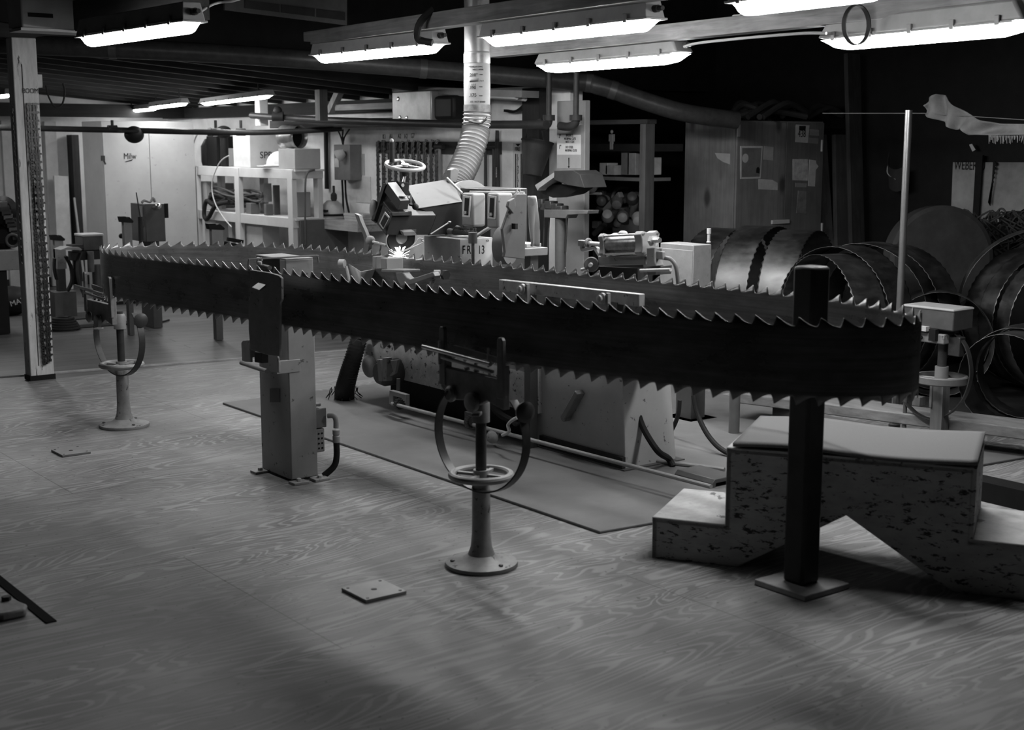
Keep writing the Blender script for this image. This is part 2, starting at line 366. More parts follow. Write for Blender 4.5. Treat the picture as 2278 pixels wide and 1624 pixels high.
r2, r2a, r2b, r2d = rail((1085, 124), (2228, 10), 'long weathered timber rail crossing the top right above two round ended lights', z=2.155)
a = P(180, 40, z=2.32); b = P(436, 5, z=2.32)
MB().beam(a, b, .16, .17).solo('ceiling_timber', 'dark timber block above the strip light at upper left', 'beam', wood(.03, 'y'))
b = MB(); q = P(945, 70, x=4.33)
b.tube(cr([q+V(.03, -.05, .12), q+V(-.02, 0, .06), q+V(-.03, .03, .0), q+V(0, .06, -.04), q+V(.05, 0, -.06)], 6), .02, 10)
b.solo('cable_bundle', 'black taped cable bundle wrapped over the timber rail left of the duct', 'cable', RUBBER)
q = P(1655, 52, z=2.19); b = MB(); b.box((q.x-.03, q.y-.06, q.z-.045), (q.x+.06, q.y+.06, q.z+.045))
t = T('junction_box', 'white junction box on the long timber rail at upper right', 'box', (q.x, q.y, q.z-.045)); b.out('case', LGREY, t, bev=.008); MB().cyl(q+V(-.03, -.02, .02), q+V(-.04, -.02, .02), .02).out('knob', DGREY, t)
q0, q1 = P(1522, 104, z=2.085), P(1838, 74, z=2.085)
MB().tube(cr([q0, q0.lerp(q1, .12)+V(0, 0, .012), q0.lerp(q1, .5)+V(0, 0, .014), q0.lerp(q1, .85)+V(0, 0, .01), q1], 6), .007, 8).solo('conduit', 'thin pale conduit joining the two round ended strip lights', 'conduit', MGREY)
q = P(1905, 66, z=2.085)
MB().strap([q+V(.085*math.cos(an), 0, .02+.085*math.sin(an)) for an in [2*math.pi*k/24 for k in range(24)]], (0, .022, 0), .005, True).solo('strap', 'black rubber strap looped round the lamp and rail at upper right', 'strap', RUBBER)
# the long dark duct under the ceiling
b = MB(); pts = cr([P(-60, 90, d=9.3), P(0, 97, d=9.4), P(560, 124, d=9.7), P(1240, 178, d=10.1), P(1335, 192, d=10.1), P(1420, 220, d=10.1), P(1520, 250, d=10.1), P(1640, 268, d=10.2)], 8)
dt = T('ceiling_duct', 'long round dark duct running under the ceiling and dropping at right', 'duct', pts[0]); b.tube(pts, .066, 16).out('pipe', paint(.04, .4, .35, 20, .3), dt)
for k in (12, 20, 26, 34): MB().tube([pts[k], pts[k]+(pts[k+1]-pts[k]).normalized()*.05], .07, 16).out('joint_band', paint(.06, .4, .3, 20, .4), dt)
# heater box and dark sign board at the top left
q = P(45, 75, x=2.5); q2 = P(200, 78, x=2.5)
mn, mx = near_box(40, 46, 205, 5, 62, x=2.62); t = T('ceiling_heater', 'white box heater with a dark slot grille hanging at top left', 'heater', (mn.x, mn.y, mn.z))
MB().box(mn, V(mx.x, mx.y+.2, mx.z+.3)).out('case', paint(.3, .6, .2), t, bev=.01)
p1, p2 = P(62, 28, y=mn.y-.002), P(118, 40, y=mn.y-.002)
MB().box((p1.x, mn.y-.004, p2.z), (p2.x, mn.y+.002, p1.z)).out('grille', BLACK, t)
MB().box((mn.x-.01, mn.y-.012, mn.z-.015), (mx.x+.01, mn.y+.2, mn.z)).out('bottom_lip', paint(.3, .6, .2), t)
b = MB(); p = P(540, -20, y=8.7); q = P(770, 55, y=8.7)
b = MB().prism([P(500, -30, y=8.7), P(500, 22, y=8.7), P(772, 56, y=8.7), P(772, -30, y=8.7)], (0, .02, 0)); t = T('sign_board', 'dim sheet of ruled panels hung at the top left of centre', 'board', P(636, 40, y=8.7))
b.out('sheet', paint(.09, .8, .25), t)
for (x0, x1) in ((545, 622), (626, 700), (705, 768)):
    f = lambda x: 22+(x-500)*.125
    MB().prism([P(x0, f(x0)-28, y=8.69), P(x0, f(x0)-10, y=8.69), P(x1, f(x1)-10, y=8.69), P(x1, f(x1)-28, y=8.69)], (0, .006, 0)).out('dark_panel', DARK, t)
MB().prism([P(1362, 66, y=9.29), P(1362, 82, y=9.29), P(1425, 78, y=9.29), P(1425, 60, y=9.29)], (0, .009, 0)).solo('paper_sign', 'dim paper sign with the letters FRI under the strip light right of the duct', 'sign', paint(.22, .8, .15))
ps = bpy.data.objects['paper_sign']; text('FRI', .06, P(1379, 76, y=9.287), RY, INK, ps)
# ================================================================ the saw
near = [(2.69, 7.19), (2.655, 7.06), (2.665, 6.87), (2.70, 6.5), (2.755, 6.2), (2.81, 5.88), (2.845, 5.6), (2.88, 5.3), (2.915, 5.0), (2.95, 4.7), (2.99, 4.35), (3.04, 4.0), (3.09, 3.75), (3.14, 3.52), (3.195, 3.28), (3.26, 3.09), (3.33, 2.94), (3.41, 2.83), (3.50, 2.755), (3.60, 2.71), (3.71, 2.705), (3.81, 2.755), (3.875, 2.84)]
far = [(3.925, 2.96), (3.965, 3.12), (3.985, 3.3), (3.98, 3.6), (3.965, 3.85), (3.945, 4.1), (3.92, 4.4), (3.89, 4.75), (3.855, 5.05), (3.815, 5.4), (3.775, 5.75), (3.735, 6.1), (3.68, 6.45), (3.60, 6.77), (3.47, 7.03), (3.28, 7.23), (3.08, 7.345), (2.90, 7.39), (2.78, 7.33)]
loop = cr([V(x, y, 0) for x, y in near+far], 24, True)
acc = [0.0]
for i in range(len(loop)): acc.append(acc[-1]+(loop[(i+1) % len(loop)]-loop[i]).length)
TOT = acc[-1]
def on_loop(s):
    s %= TOT; import bisect
    i = max(0, bisect.bisect_right(acc, s)-1); i = min(i, len(loop)-1); f = (s-acc[i])/max(1e-9, acc[i+1]-acc[i]); return loop[i].lerp(loop[(i+1) % len(loop)], f)
ZT, ZB, TD = 1.045, .758, .029
prof = [(0, 0), (.05, .12), (.1, .42), (.15, .86), (.165, 1.0), (.2, .97), (.32, .78), (.48, .5), (.66, .22), (.84, .05)]
NT = round(TOT/.0705); b = MB(); n = 0
for k in range(NT):
    for u, h in prof:
        p = on_loop((k+u)/NT*TOT)
        for z in (ZT-TD+h*TD, ZT-TD-.006, (ZT+ZB)/2, ZB+TD+.006, ZB+TD-h*TD): b.v.append(V(p.x, p.y, z))
        n += 1
for i in range(n):
    j = (i+1) % n
    for r in range(4): b.f.append((i*5+r, j*5+r, j*5+r+1, i*5+r+1))
BLADE = steel(.2, .3, (1.2, 1.2, 70), 'saw_steel', .5)
for q in b.v:                                                     # the loop sags a little towards its far end
    dz = .017*max(0, q.y-5.7); k_ = 1+dz/(EYE-ZT); q.x *= k_; q.y *= k_; q.z -= dz
saw = b.out('bandsaw_blade', BLADE, None, 0, (3.3, 5.0, ZB), 40, .0035)
tag(saw, 'huge endless band saw blade with teeth on both edges, standing on edge on its stands', 'saw blade')

MB().tube(cr([P(436, 38, z=2.2), P(440, 30, z=2.24), P(478, 8, z=2.34), P(520, 2, z=2.36), P(560, -12, z=2.4)], 6), .007, 7).solo('lamp_cable', 'pale cable rising from the strip light at upper left', 'cable', MGREY)
MB().tube(cr([P(1458, 24, z=2.2), P(1468, 18, z=2.22), P(1456, 5, z=2.26), P(1440, -15, z=2.32)], 6), .009, 7).solo('lamp_cable', 'dark flexible cable rising from the strip light right of the silver duct', 'cable', DGREY)
# ================================================================ saw stands
CAST = paint(.2, .5, .35, 18, .15); CASTL = paint(.28, .5, .3, 18, .1, .35, .05)
def make_stand(label, zw=.355, zc=.56, zb=.66, plate=.205, group='saw stands with handwheels', flip=1):
    t = T('saw_stand', label, 'stand', (0, 0, 0), group); t['_o'] = (0, 0, 0)
    MB().rev([(.138, 0), (.14, .006), (.138, .016), (.12, .022), (.075, .03), (.052, .045), (.041, .075), (.036, .13), (.034, zw-.03)], (0, 0, 0), Z, 36).out('base_column', CASTL, t)
    for k in range(3):
        an = k*2.1+.6; MB().rev([(.009, 0), (.009, .008), (.004, .01)], (.112*math.cos(an), .112*math.sin(an), .02), Z, 6).out('bolt', DGREY, t)
    hw = MB().torus((0, 0, zw), Z, .112, .014, 40, 10); hw.out('handwheel', CASTL, t)
    hwo = [o for o in t.children if o.name.startswith('handwheel')][0]
    MB().cyl((0, 0, zw-.025), (0, 0, zw+.02), .03).out('hub', CASTL, hwo)
    for k in range(4):
        an = k*math.pi/2+.5; MB().beam((.02*math.cos(an), .02*math.sin(an), zw), (.11*math.cos(an), .11*math.sin(an), zw), .016, .01).out('spoke', CASTL, hwo)
    MB().cyl((0, 0, zw), (0, 0, zc+.1), .021, n=20).out('screw', IRON, t)
    MB().rev([(.034, 0), (.034, .07), (.028, .085)], (0, 0, zc), Z, 20).out('collar', CAST, t)
    br = MB(); x = -.045
    br.prism([V(x, .2, zb+.14), V(x, .2, zb+.01), V(x, .13, zb-.03), V(x, .05, zb-.02), V(x, -.03, zb-.03), V(x, -.1, zb+.0), V(x, -.2, zb-.02), V(x, -.2, zb+.14), V(x, -.17, zb+.14), V(x, -.17, zb+.09), V(x, .165, zb+.09), V(x, .165, zb+.14)], (.03, 0, 0))
    br.out('bracket', CAST, t, bev=.003)
    for y in (.185, -.185):
        MB().prism([V(x-.005, y-.02, zb+.02), V(x-.005, y+.02, zb+.02), V(x-.005, y+.016, zb+.235), V(x-.005, y+.008, zb+.245), V(x-.005, y-.008, zb+.245), V(x-.005, y-.016, zb+.235)], (.016, 0, 0)).out('upright', CAST, t, bev=.003)
    MB().cyl((x-.02, .29, zb+.158), (x-.02, -.15, zb+.145), .0085).out('rod', STEEL, t)
    MB().beam((x-.012, .17, zb+.13), (x-.012, -.15, zb+.115), .02, .01).out('rest_bar', STEEL, t, bev=.002)
    MB().beam((x+.03, .15, zb+.165), (x+.03, -.17, zb+.15), .012, .02).out('rear_bar', CAST, t)
    MB().cyl((x-.012, -.125, zb+.13), (x-.012, -.125, zb+.2), .004).out('pin', STEEL, t); MB().cyl((x-.012, .19, zb+.1), (x-.012, .19, zb+.19), .005).out('pin', STEEL, t)
    for y in (.02, -.04): MB().rev([(.012, 0), (.011, .008), (.002, .014)], (x-.004, y, zb+.1), Z, 10).out('wing_nut', BRIGHT, t)
    MB().rev([(.03, 0), (.032, .012), (.022, .02)], (x-.002, .12, zb-.005), (-1, 0, 0), 20).out('boss', CAST, t)
    MB().rev([(.036, 0), (.036, .02), (.02, .026)], (x-.005, -.025, zb-.015), (-1, 0, 0), 20).out('boss', CAST, t)
    MB().beam((x-.01, -.06, zb-.05), (x-.06, -.11, zb-.045), .03, .012).out('lever', CAST, t, bev=.003)
    R = .215; pts = [V(-.02+.05*math.sin(an), -.03+math.sin(an)*-R*.98, zb-.145-math.cos(an)*R*1.0) for an in [-2.35+4.7*k/40 for k in range(41)]]
    MB().strap(pts, (.034, 0, 0), .006).out('hoop', IRON, t)
    MB().rev([(.036, 0), (.04, .012), (.025, .02)], (.03, -.225, zb-.03), (-.1, -1, 0), 22).out('side_disc', IRON, t)
    return t
s1 = make_stand('cast iron saw stand nearest the camera, under the middle of the big blade')
s1.location = P(1071, 1257, z=0)
s2 = dup(s1, P(277, 948, z=0), 0, 'cast iron saw stand under the far left end of the big blade')
for o in s2.children:
    if o.name.split('.')[0] in ('bracket', 'upright', 'rod', 'rest_bar', 'rear_bar', 'pin', 'wing_nut', 'boss', 'lever'): o.location = (-.075, 0, -.03)
# ================================================================ grey pedestal with hinged guard
PED = paint(.24, .5, .16, 6, 0, .25, .07); PEDD = paint(.2, .5, .3, 10, 0, .3, .03)
mn, mx = near_box(584, 649, 708, 576, 1074, x=2.99, z0=0, low=True); zt = mx.z
t = T('blade_pedestal', 'tall grey steel pedestal with a hinged guard plate clasping the blade', 'pedestal', (mn.x, mn.y, 0))
zc = ZB-.05
MB().box((mn.x, mn.y, .012), (mx.x, mx.y, zt-.2)).out('column', PED, t, bev=.005)
b = MB(); th = .006                                               # open-sided head of the column
zs = zt-th-.0005; ya = mn.y+th+.0005; b.box((mn.x, mn.y, zt-.2), (mx.x, mn.y+th, zs)); b.box((mn.x, mx.y-th, zt-.2), (mx.x, mx.y, zs)); b.box((mx.x-th, ya, zt-.2), (mx.x, mx.y-th-.0005, zs)); b.box((mn.x, mn.y, zt-th), (mx.x, mx.y, zt)); b.box((mn.x, ya, zt-.2), (mn.x+th, mn.y+.06, zs))
b.out('head', PED, t, bev=.002)
gx = 2.765
gp, gv = PX([(556, 600), (600, 607), (620, 613), (625, 619), (626, 666), (622, 674), (621, 793), (596, 790), (557, 778), (553, 735), (553, 668), (556, 660)], gx, .012)
g = MB().prism(gp, gv).out('guard_plate', PEDD, t, bev=.002)
q = P(583, 636, x=gx); MB().hexa([q+V(-.03, .035, -.012), q+V(-.03, -.035, -.018), q+V(0, -.035, -.004), q+V(0, .035, .0), q+V(-.032, .035, -.007), q+V(-.032, -.035, -.013), q+V(0, -.035, .008), q+V(0, .035, .012)]).out('pull_handle', MGREY, g)
q = P(553, 598, x=gx+.01)
MB().tube(cr([q+V(0, 0, 0), V(q.x, q.y, zt-.01), V(q.x+.003, q.y, zt+.008), V(q.x+.015, q.y, zt+.012), V(q.x+.15, q.y, zt+.012), V(mx.x-.02, q.y, zt+.012), V(mx.x-.004, q.y, zt+.006), V(mx.x, q.y, zt-.02)], 5), .004, 8).out('hoop_wire', GREY, t)
q = P(577, 568, x=gx+.1); MB().rev([(.012, 0), (.012, .012), (.005, .014)], (q.x, q.y, zt-.02), Z, 8).sphere((q.x, q.y-.014, zt+.004), .009).sphere((q.x, q.y+.014, zt+.004), .009).out('wing_nut', LGREY, t)
MB().cyl(P(583, 592, x=2.84), P(600, 596, x=2.84), .011, n=12).out('clamp_bolt', DGREY, t)
ax_ = P(614, 815, y=mn.y).x; hx = ax_-.014; ya_ = P(605, 795, x=hx).y; yb_ = P(547, 782, x=hx).y; za_ = P(612, 805, x=hx).z
MB().prism(*PX([(596, 778), (600, 774), (612, 774), (619, 806), (619, 830), (600, 826), (596, 810)], hx, .012)).out('hinge_cheek', PED, t, bev=.004)
MB().prism(*PX([(536, 762), (540, 757), (552, 756), (556, 775), (558, 806), (538, 804)], hx, .012)).out('hinge_cheek', PEDD, t, bev=.004)
MB().box((ax_, mn.y-.004, P(614, 833, y=mn.y).z), (mn.x+.06, mn.y+.016, P(614, 804, y=mn.y).z)).out('support_arm', PED, t, bev=.003)
MB().box((hx+.01, mx.y-.03, za_-.02), (mn.x+.02, mx.y-.01, za_+.05)).out('support_arm', PEDD, t, bev=.003)
MB().cyl(P(537, 807, x=hx-.012), P(594, 826, x=hx-.012), .011).out('hinge_rod', MGREY, t)
MB().rev([(.05, 0), (.05, .05), (.04, .055)], (hx+.05, (mn.y+mx.y)/2+.03, za_-.03), Z, 6).out('hex_block', IRON, t, bev=.003)
p1, _ = PX([(600, 865), (622, 865), (622, 895), (600, 895)], mn.x-.003, .003)
MB().prism(p1, (.004, 0, 0)).out('label_plate', DGREY, t)
for (x, y) in ((mn.x-.025, mx.y-.03), (mn.x+.02, mn.y-.035), (mx.x-.01, mn.y-.035)):
    f = MB().box((x-.04, y-.03, 0), (x+.04, y+.03, .012)).out('foot_tab', PED, t, bev=.002); MB().rev([(.012, 0), (.012, .012), (.006, .015)], (x, y, .012), Z, 6).out('bolt', LGREY, f)
sx = mx.x-.01
b = MB().box((sx-.0, mn.y+.02, .24), (sx+.075, mn.y+.09, .335)).box((sx, mn.y+.025, .345), (sx+.05, mn.y+.08, .36)); sw = b.out('switch_box', GREY, t, bev=.004)
b = MB().box((sx, mn.y+.025, .12), (sx+.065, mn.y+.085, .235)).out('perforated_case', MGREY, sw, bev=.005)
for i in range(3):
    for j in range(4): MB().rev([(.005, 0), (.005, .002)], (sx+.014+.018*i, mn.y+.025, .14+.024*j), (0, -1, 0), 8).out('vent_hole', BLACK, sw)
MB().tube(cr([V(sx+.07, mn.y+.0, .30), V(sx+.09, mn.y-.02, .30), V(sx+.1, mn.y-.025, .28), V(sx+.1, mn.y-.025, .24)], 6), .013, 12).rev([(.018, 0), (.018, .03), (.014, .035), (.018, .04), (.018, .06)], (sx+.1, mn.y-.025, .17), Z, 14).out('conduit_elbow', MGREY, sw)
MB().tube(cr([V(sx+.1, mn.y-.025, .18), V(sx+.1, mn.y-.025, .1), V(sx+.085, mn.y-.02, .05), V(sx+.04, mn.y+.0, .008)], 8), .0155, 12).out('hose', RUBBER, sw)
# ================================================================ floor things
a = P(493, 900, z=0); c_ = P(1335, 1187, z=0)
b = MB(); x0 = 3.59; y0 = 4.115; y1 = 7.66
b.prism([V(x0, y1, 0), V(x0, y0, 0), V(6.25, y0-.3, 0), V(6.25, y1, 0)], (0, 0, .012)).solo('floor_mat', 'large dark grey steel deck plate lying on the plywood beside the sharpening machine', 'mat', paint(.125, .6, .3, 2.5), bev=.004)
def floor_plate(px, py, sx, sy, label, v):
    q = P(px, py, z=0); t = T('floor_plate', label, 'plate', q)
    MB().box((q.x-sx/2, q.y-sy/2, 0), (q.x+sx/2, q.y+sy/2, .012)).out('plate', paint(v, .6, .2), t, bev=.002)
    MB().cyl(q+V(0, 0, .0122), q+V(0, 0, .0128), .011).out('centre_hole', BLACK, t)
    for i in (-1, 1):
        for j in (-1, 1): MB().cyl(q+V(i*sx*.4, j*sy*.4, .0122), q+V(i*sx*.4, j*sy*.4, .0135), .006).out('screw', DGREY, t)
floor_plate(832, 1318, .17, .17, 'small square steel plate on the floor left of the nearest saw stand', .4)
floor_plate(158, 1007, .15, .17, 'small square steel plate on the floor below the far left stand', .2)
a, b_ = P(-30, 1268, z=0), P(121, 1384, z=0)
MB().box((a.x-.018, b_.y, .0), (a.x+.018, a.y+.9, .004)).solo('floor_slot', 'narrow black strip painting the dark of a floor slot at the left edge', 'slot', paint(.003, .9, .2))  # raised strip, nothing is cut; the slot's darkness is in its colour
q = P(12, 1372, z=0)
t = T('floor_lug', 'worn metal lug beside the black floor slot at the left edge', 'lug', q)
MB().prism([q+V(-.16, .05, 0), q+V(-.02, -.05, 0), q+V(.055, -.045, 0), q+V(.075, .0, 0), q+V(.05, .12, 0), q+V(.0, .3, 0)], (0, 0, .03)).out('lug', paint(.2, .6, .4, 25), t, bev=.008)
MB().cyl(q+V(.03, .08, .03), q+V(.03, .08, .045), .016, n=6).out('bolt', DARK, t)
# ---- black square post standing inside the saw loop
q = P(1781, 1306, z=0); t = T('square_post', 'black square steel post on a floor plate inside the right end of the blade loop', 'post', q)
BP = paint(.03, .45, .3)
MB().box((q.x-.115, q.y-.12, 0), (q.x+.125, q.y+.12, .022)).out('base_plate', paint(.3, .6, .3), t, bev=.003)
h = .047; b = MB(); zt = P(1812, 592, x=q.x).z
b.box((q.x-h, q.y-h, .022), (q.x+h, q.y+h, zt)).out('post', BP, t, bev=.012)
# ---- bridging steps over the cables
CHIP = paint(.36, .75, .3, 7, 0, .62, .03, (1, 1, 2.6), 19); O3 = V(3.541, 3.749, 0); U = V(.512, -.859, 0); W = V(.859, .512, 0)
def so(s, z): return O3+U*s+V(0, 0, z)
t = T('bridge_steps', 'chipped painted wooden bridging steps with a step at each end', 'steps', O3)
b = MB().prism([so(0, 0), so(0, .16), so(.285, .16), so(.285, .46), so(1.17, .46), so(1.17, .2), so(1.75, .2), so(1.75, 0), so(1.12, 0), so(.735, .245), so(.335, 0)], W*.03)
b.out('side_board', CHIP, t, bev=.004)
b = MB().prism([so(0, 0)+W*.44, so(0, .16)+W*.44, so(.285, .16)+W*.44, so(.285, .46)+W*.44, so(1.17, .46)+W*.44, so(1.17, .2)+W*.44, so(1.75, .2)+W*.44, so(1.75, 0)+W*.44, so(1.12, 0)+W*.44, so(.735, .245)+W*.44, so(.335, 0)+W*.44], W*.03)
b.out('side_board', CHIP, t, bev=.004)
TREAD = paint(.4, .75, .35, 9, 0, .4, .12, (1, 1, 1), 8)
for (s0, s1_, z) in ((0, .285, .16), (.285, 1.17, .46), (1.17, 1.75, .2)):
    MB().prism([so(s0-.002, z-.02), so(s0-.002, z+.004), so(s1_+.002, z+.004), so(s1_+.002, z-.02)], W*.475).out('tread', TREAD, t, bev=.004)
for (s0, z0, z1) in ((0, 0, .16), (.285, .14, .46), (1.16, .18, .46), (1.74, 0, .2)):
    MB().prism([so(s0, z0), so(s0, z1), so(s0+.02, z1), so(s0+.02, z0)], W*.47).out('riser', CHIP, t, bev=.002)
b = MB()
def topmat(u, v):
    s = .31+.87*u; z = .478+.006*math.sin(u*7)+.02*max(0, .25-abs(u-.3))+.01*v
    return so(s, z)+W*(-.012+.50*v)
b.grid(topmat, 40, 12); o = b.solo('rubber_mat', 'ribbed rubber mat draped over the top of the bridging steps', 'mat', paint(.125, .85, .2, 40, 0, 0, .02, (8, 8, 1)), ang=60, solid=.014)
# ================================================================ the sharpening machine
def skew(pts, y0, y1, off, **kw):                 # body whose front outline stands at y0 and whose back, shifted in the view, at y1
    n = len(pts); b = MB(); f = [P(a, c, y=y0) for a, c in pts]; k = [P(a+off[0], c+off[1], y=y1) for a, c in pts]
    b.v = f+k; b.f = [tuple(range(n))[::-1], tuple(range(n, 2*n))]+[(i, (i+1) % n, n+(i+1) % n, n+i) for i in range(n)]; return b
MP = paint(.2, .5, .16, 8, 0, .28, .06); MPD = paint(.065, .45, .25, 8); MPH = paint(.026, .5, .25, 8); MPL = paint(.27, .55, .14, 8, 0, .2, .1)  # MPH: extra dark copy for the head, shade of its sides put into colour
mt = T('sharpening_machine', 'big old saw sharpening machine with grinding head behind the far side of the blade', 'machine', (4.6, 5.9, 0))
mn, mx = near_box(1185, 1390, 1472, 860, 1050, x=4.393, z0=0, low=True)
b = MB().hexa([(mn.x-.0, mn.y, 0), (mx.x+.1, mn.y, 0), (mx.x+.1, 5.55, 0), (mn.x, 5.55, 0), (mn.x-.02, mn.y+.02, .86), (mx.x+.02, mn.y+.02, .86), (mx.x+.02, 5.5, .86), (mn.x-.02, 5.5, .86)])
base = b.out('base_pedestal', paint(.4, .5, .14, 6, 0, .25, .08), mt, bev=.006)
MB().box((mn.x-.022, mn.y-.004, .02), (mn.x-.0, 5.5, .075)).out('toe_shade_strip', DARK, base)  # dark strip on the face, painting the shade of a toe recess
MB().box((mn.x-.03, mn.y-.03, 0), (mx.x+.13, 5.57, .018)).out('base_flange', MPD, base)
p0, p1 = P(1259, 928, x=4.36), P(1290, 872, x=4.36); MB().beam(p0, p1, .03, .05, V(-1, 0, 0)).rev([(.022, 0), (.022, .04)], p0+V(.02, 0, 0), (-1, 0, 0), 18).out('lever', MP, base, bev=.004)
bz0, bz1 = P(1150, 930, x=4.36).z, .5
MB().box((4.36, 5.5, .19), (4.75, 7.25, .43)).out('bed_panel', paint(.42, .55, .3, 16, 0, .5, .06), mt, bev=.004)
MB().box((4.33, 5.5, .43), (4.8, 7.3, .5)).out('bed_flange', MPD, mt, bev=.004)
MB().box((4.42, 5.0, .5), (4.75, 7.1, .8)).out('bed_body', MPD, mt, bev=.006)
MB().box((4.46, 5.5, 0), (4.7, 7.1, .19)).out('plinth', BLACK, mt)
for k in range(5): MB().rev([(.012, 0), (.01, .01)], (4.36, 5.75+.3*k, .38), (-1, 0, 0), 6).out('bolt', DARK, mt)
b = MB().rev([(.075, 0), (.08, .02), (.08, .16), (.06, .2)], P(885, 826, x=4.36)+V(.06, 0, 0), (-1, 0, 0), 26); b.out('feed_motor', MPD, mt)
b = MB().prism(*PX([(838, 800), (846, 800), (850, 848), (842, 848)], 4.2, .03)); b.prism(*PX([(850, 796), (860, 796), (860, 848), (852, 848)], 4.18, .04)); b.prism(*PX([(868, 802), (884, 800), (878, 830), (866, 838), (862, 846), (862, 838), (874, 826)], 4.2, .02)); b.out('cast_arm', MP, mt, bev=.003)
MB().cyl(P(886, 842, x=4.3), P(886, 868, x=4.3), .012).out('spindle', GREY, mt)
fk = MB(); fk.prism(*PX([(866, 868), (902, 878), (902, 908), (893, 906), (893, 886), (874, 881), (874, 902), (865, 899)], 4.22, .03)); fk.out('fork_bracket', MP, mt, bev=.003)
ra, rb = P(872, 898, x=4.16), P(1582, 1083, z=.1)
MB().tube([ra, rb], .0105, 10).out('drive_shaft', MGREY, mt)
for px, py in ((888, 899), (1046, 938)):
    c_ = P(px, py, x=4.18); g = MB(); g.cyl(c_+V(0, -.02, 0), c_+V(0, .02, 0), .022, n=16)
    for k in range(12):
        an = k*math.pi/6; g.cbox(c_+V(math.cos(an)*.026, 0, math.sin(an)*.026), (.011, .03, .011))
    g.out('bevel_gear', IRON, mt)
MB().prism(*PX([(1033, 915), (1052, 920), (1052, 955), (1033, 950)], 4.24, .03)).out('bearing_block', MPD, mt, bev=.003)
MB().tube(cr([P(1118, 968, x=4.12), P(1132, 960, x=4.1), P(1130, 946, x=4.1), P(1138, 936, x=4.1), P(1151, 929, x=4.1)], 5), .009, 8).out('crank', LGREY, mt)
MB().rev([(.03, 0), (.032, .02), (.03, .07), (.012, .08)], P(1096, 968, x=4.2), (-.6, -.8, 0), 20).out('bearing_cap', MP, mt)
for px, py in ((1155, 924), (1148, 940), (1166, 936)): MB().sphere(P(px, py, x=4.2), .02).out('ball_knob', DARK, mt)
MB().tube(cr([P(1090, 890, x=4.34), P(1105, 915, x=4.3), P(1130, 932, x=4.28), P(1150, 940, x=4.3)], 6), .02, 10).out('hose', RUBBER, mt)
b = MB(); pts = cr([P(766, 884, z=.02), P(768, 862, x=4.22), P(776, 830, x=4.22), P(788, 790, x=4.24), P(800, 748, x=4.28)], 14); b.tube(pts, [.058+.006*(k % 2)-.0002*k for k in range(len(pts))], 20); b.out('suction_hose', paint(.03, .5, .3), mt, ang=70)
for k in range(14):
    an = k*.45; q = pts[0]+V(math.cos(an)*.085, math.sin(an)*.085, 0); MB().tube([q+V(0, 0, .06), q+V(.01*math.cos(an*3), .01, .03), q+V(.03*math.cos(an), .03*math.sin(an), .0)], .003, 5).out('frayed_wire', DARK, mt)
MB().sphere(P(822, 815, x=4.33), .07, (.5, 1, 1)).out('hose_stub', MGREY, mt)
# ---- grinding head
yh = 5.85
b = skew([(872, 480), (970, 479), (964, 498), (953, 523), (858, 523)], yh, yh+.15, (-20, -25)); hd = b.out('head_housing', MPH, mt, bev=.003)
b = skew([(874, 479.3), (969, 478.5), (969, 479.3), (874, 480)], yh, yh+.15, (-20, -25)); b.out('housing_top', paint(.16, .6, .12, 8), hd)  # thin paler skin: light falling on the housing top, painted in
q = [P(a, c, x=P(858, 523, y=yh).x-.004) for a, c in ((843, 497), (856, 471), (866, 483), (852, 510))]
MB().prism(q, (.003, 0, 0)).out('label_plate', LGREY, hd)
q = [P(a, c, x=P(858, 523, y=yh).x-.006) for a, c in ((846, 497), (856, 477), (863, 485), (852, 506))]
MB().prism(q, (.002, 0, 0)).out('label_print', DARK, hd)
MB().prism([P(a, c, y=yh-.03) for a, c in ((896, 516), (922, 514.5), (928, 523.5), (900, 524.5))], (0, .03, .008)).out('deflector', GREY, hd, bev=.001)
MB().prism([P(a, c, y=yh-.002) for a, c in ((897, 510), (926, 510), (926, 517), (897, 518))], (0, .004, 0)).out('deflector_plate', MPD, hd)
b = skew([(931, 464), (1028, 449), (1030, 505), (998, 522), (952, 524), (964, 498), (970, 479)], yh+.05, yh+.3, (-27, -50)); ho = b.out('hood', MPH, mt, bev=.003)
b = skew([(930.5, 463), (1028.5, 448), (1028.5, 449.2), (931, 464.2)], yh+.045, yh+.305, (-27, -50)); b.out('hood_top', paint(.14, .6, .12, 8, 0, .12, .05), ho, bev=.002)  # paler skin paints the lit top over the dark hood
b = skew([(891, 447), (910, 445.5), (907, 466), (884, 467)], yh-.03, yh+.2, (-29, -40)); sl = b.out('slide_bar', MPH, mt, bev=.002)
b = skew([(891, 446.4), (910, 444.9), (910, 445.6), (891, 447.1)], yh-.03, yh+.2, (-29, -40)); b.out('slide_top', MGREY, sl)  # paler skin paints the lit upper face of the bar
MB().rev([(.02, 0), (.02, .006), (.014, .008)], P(896, 438, y=yh+.0), Z, 20).out('dial', LGREY, sl); MB().rev([(.011, 0), (.011, .012)], P(907, 441, y=yh+.02), Z, 14).out('set_screw', LGREY, sl)
b = skew([(873, 481), (917, 480), (916, 470), (871, 472)], yh-.02, yh+.14, (-19, -24)); cp = b.out('clamp_plate', IRON, mt, bev=.003)
for k in range(4):
    f = k/4; b = skew([(868-f*12, 476-f*14), (914-f*12, 474-f*13), (914-f*12, 472.5-f*13), (868-f*12, 474.5-f*14)], yh-.01+.035*k, yh+.005+.035*k, (-2, -2.5)); b.out('clamp_strip', GREY, cp)
MB().prism([P(a, c, y=yh+.2) for a, c in ((858, 408), (866, 415), (842, 497), (832, 490))], (0, .03, 0)).out('side_plate', MPH, mt, bev=.002)
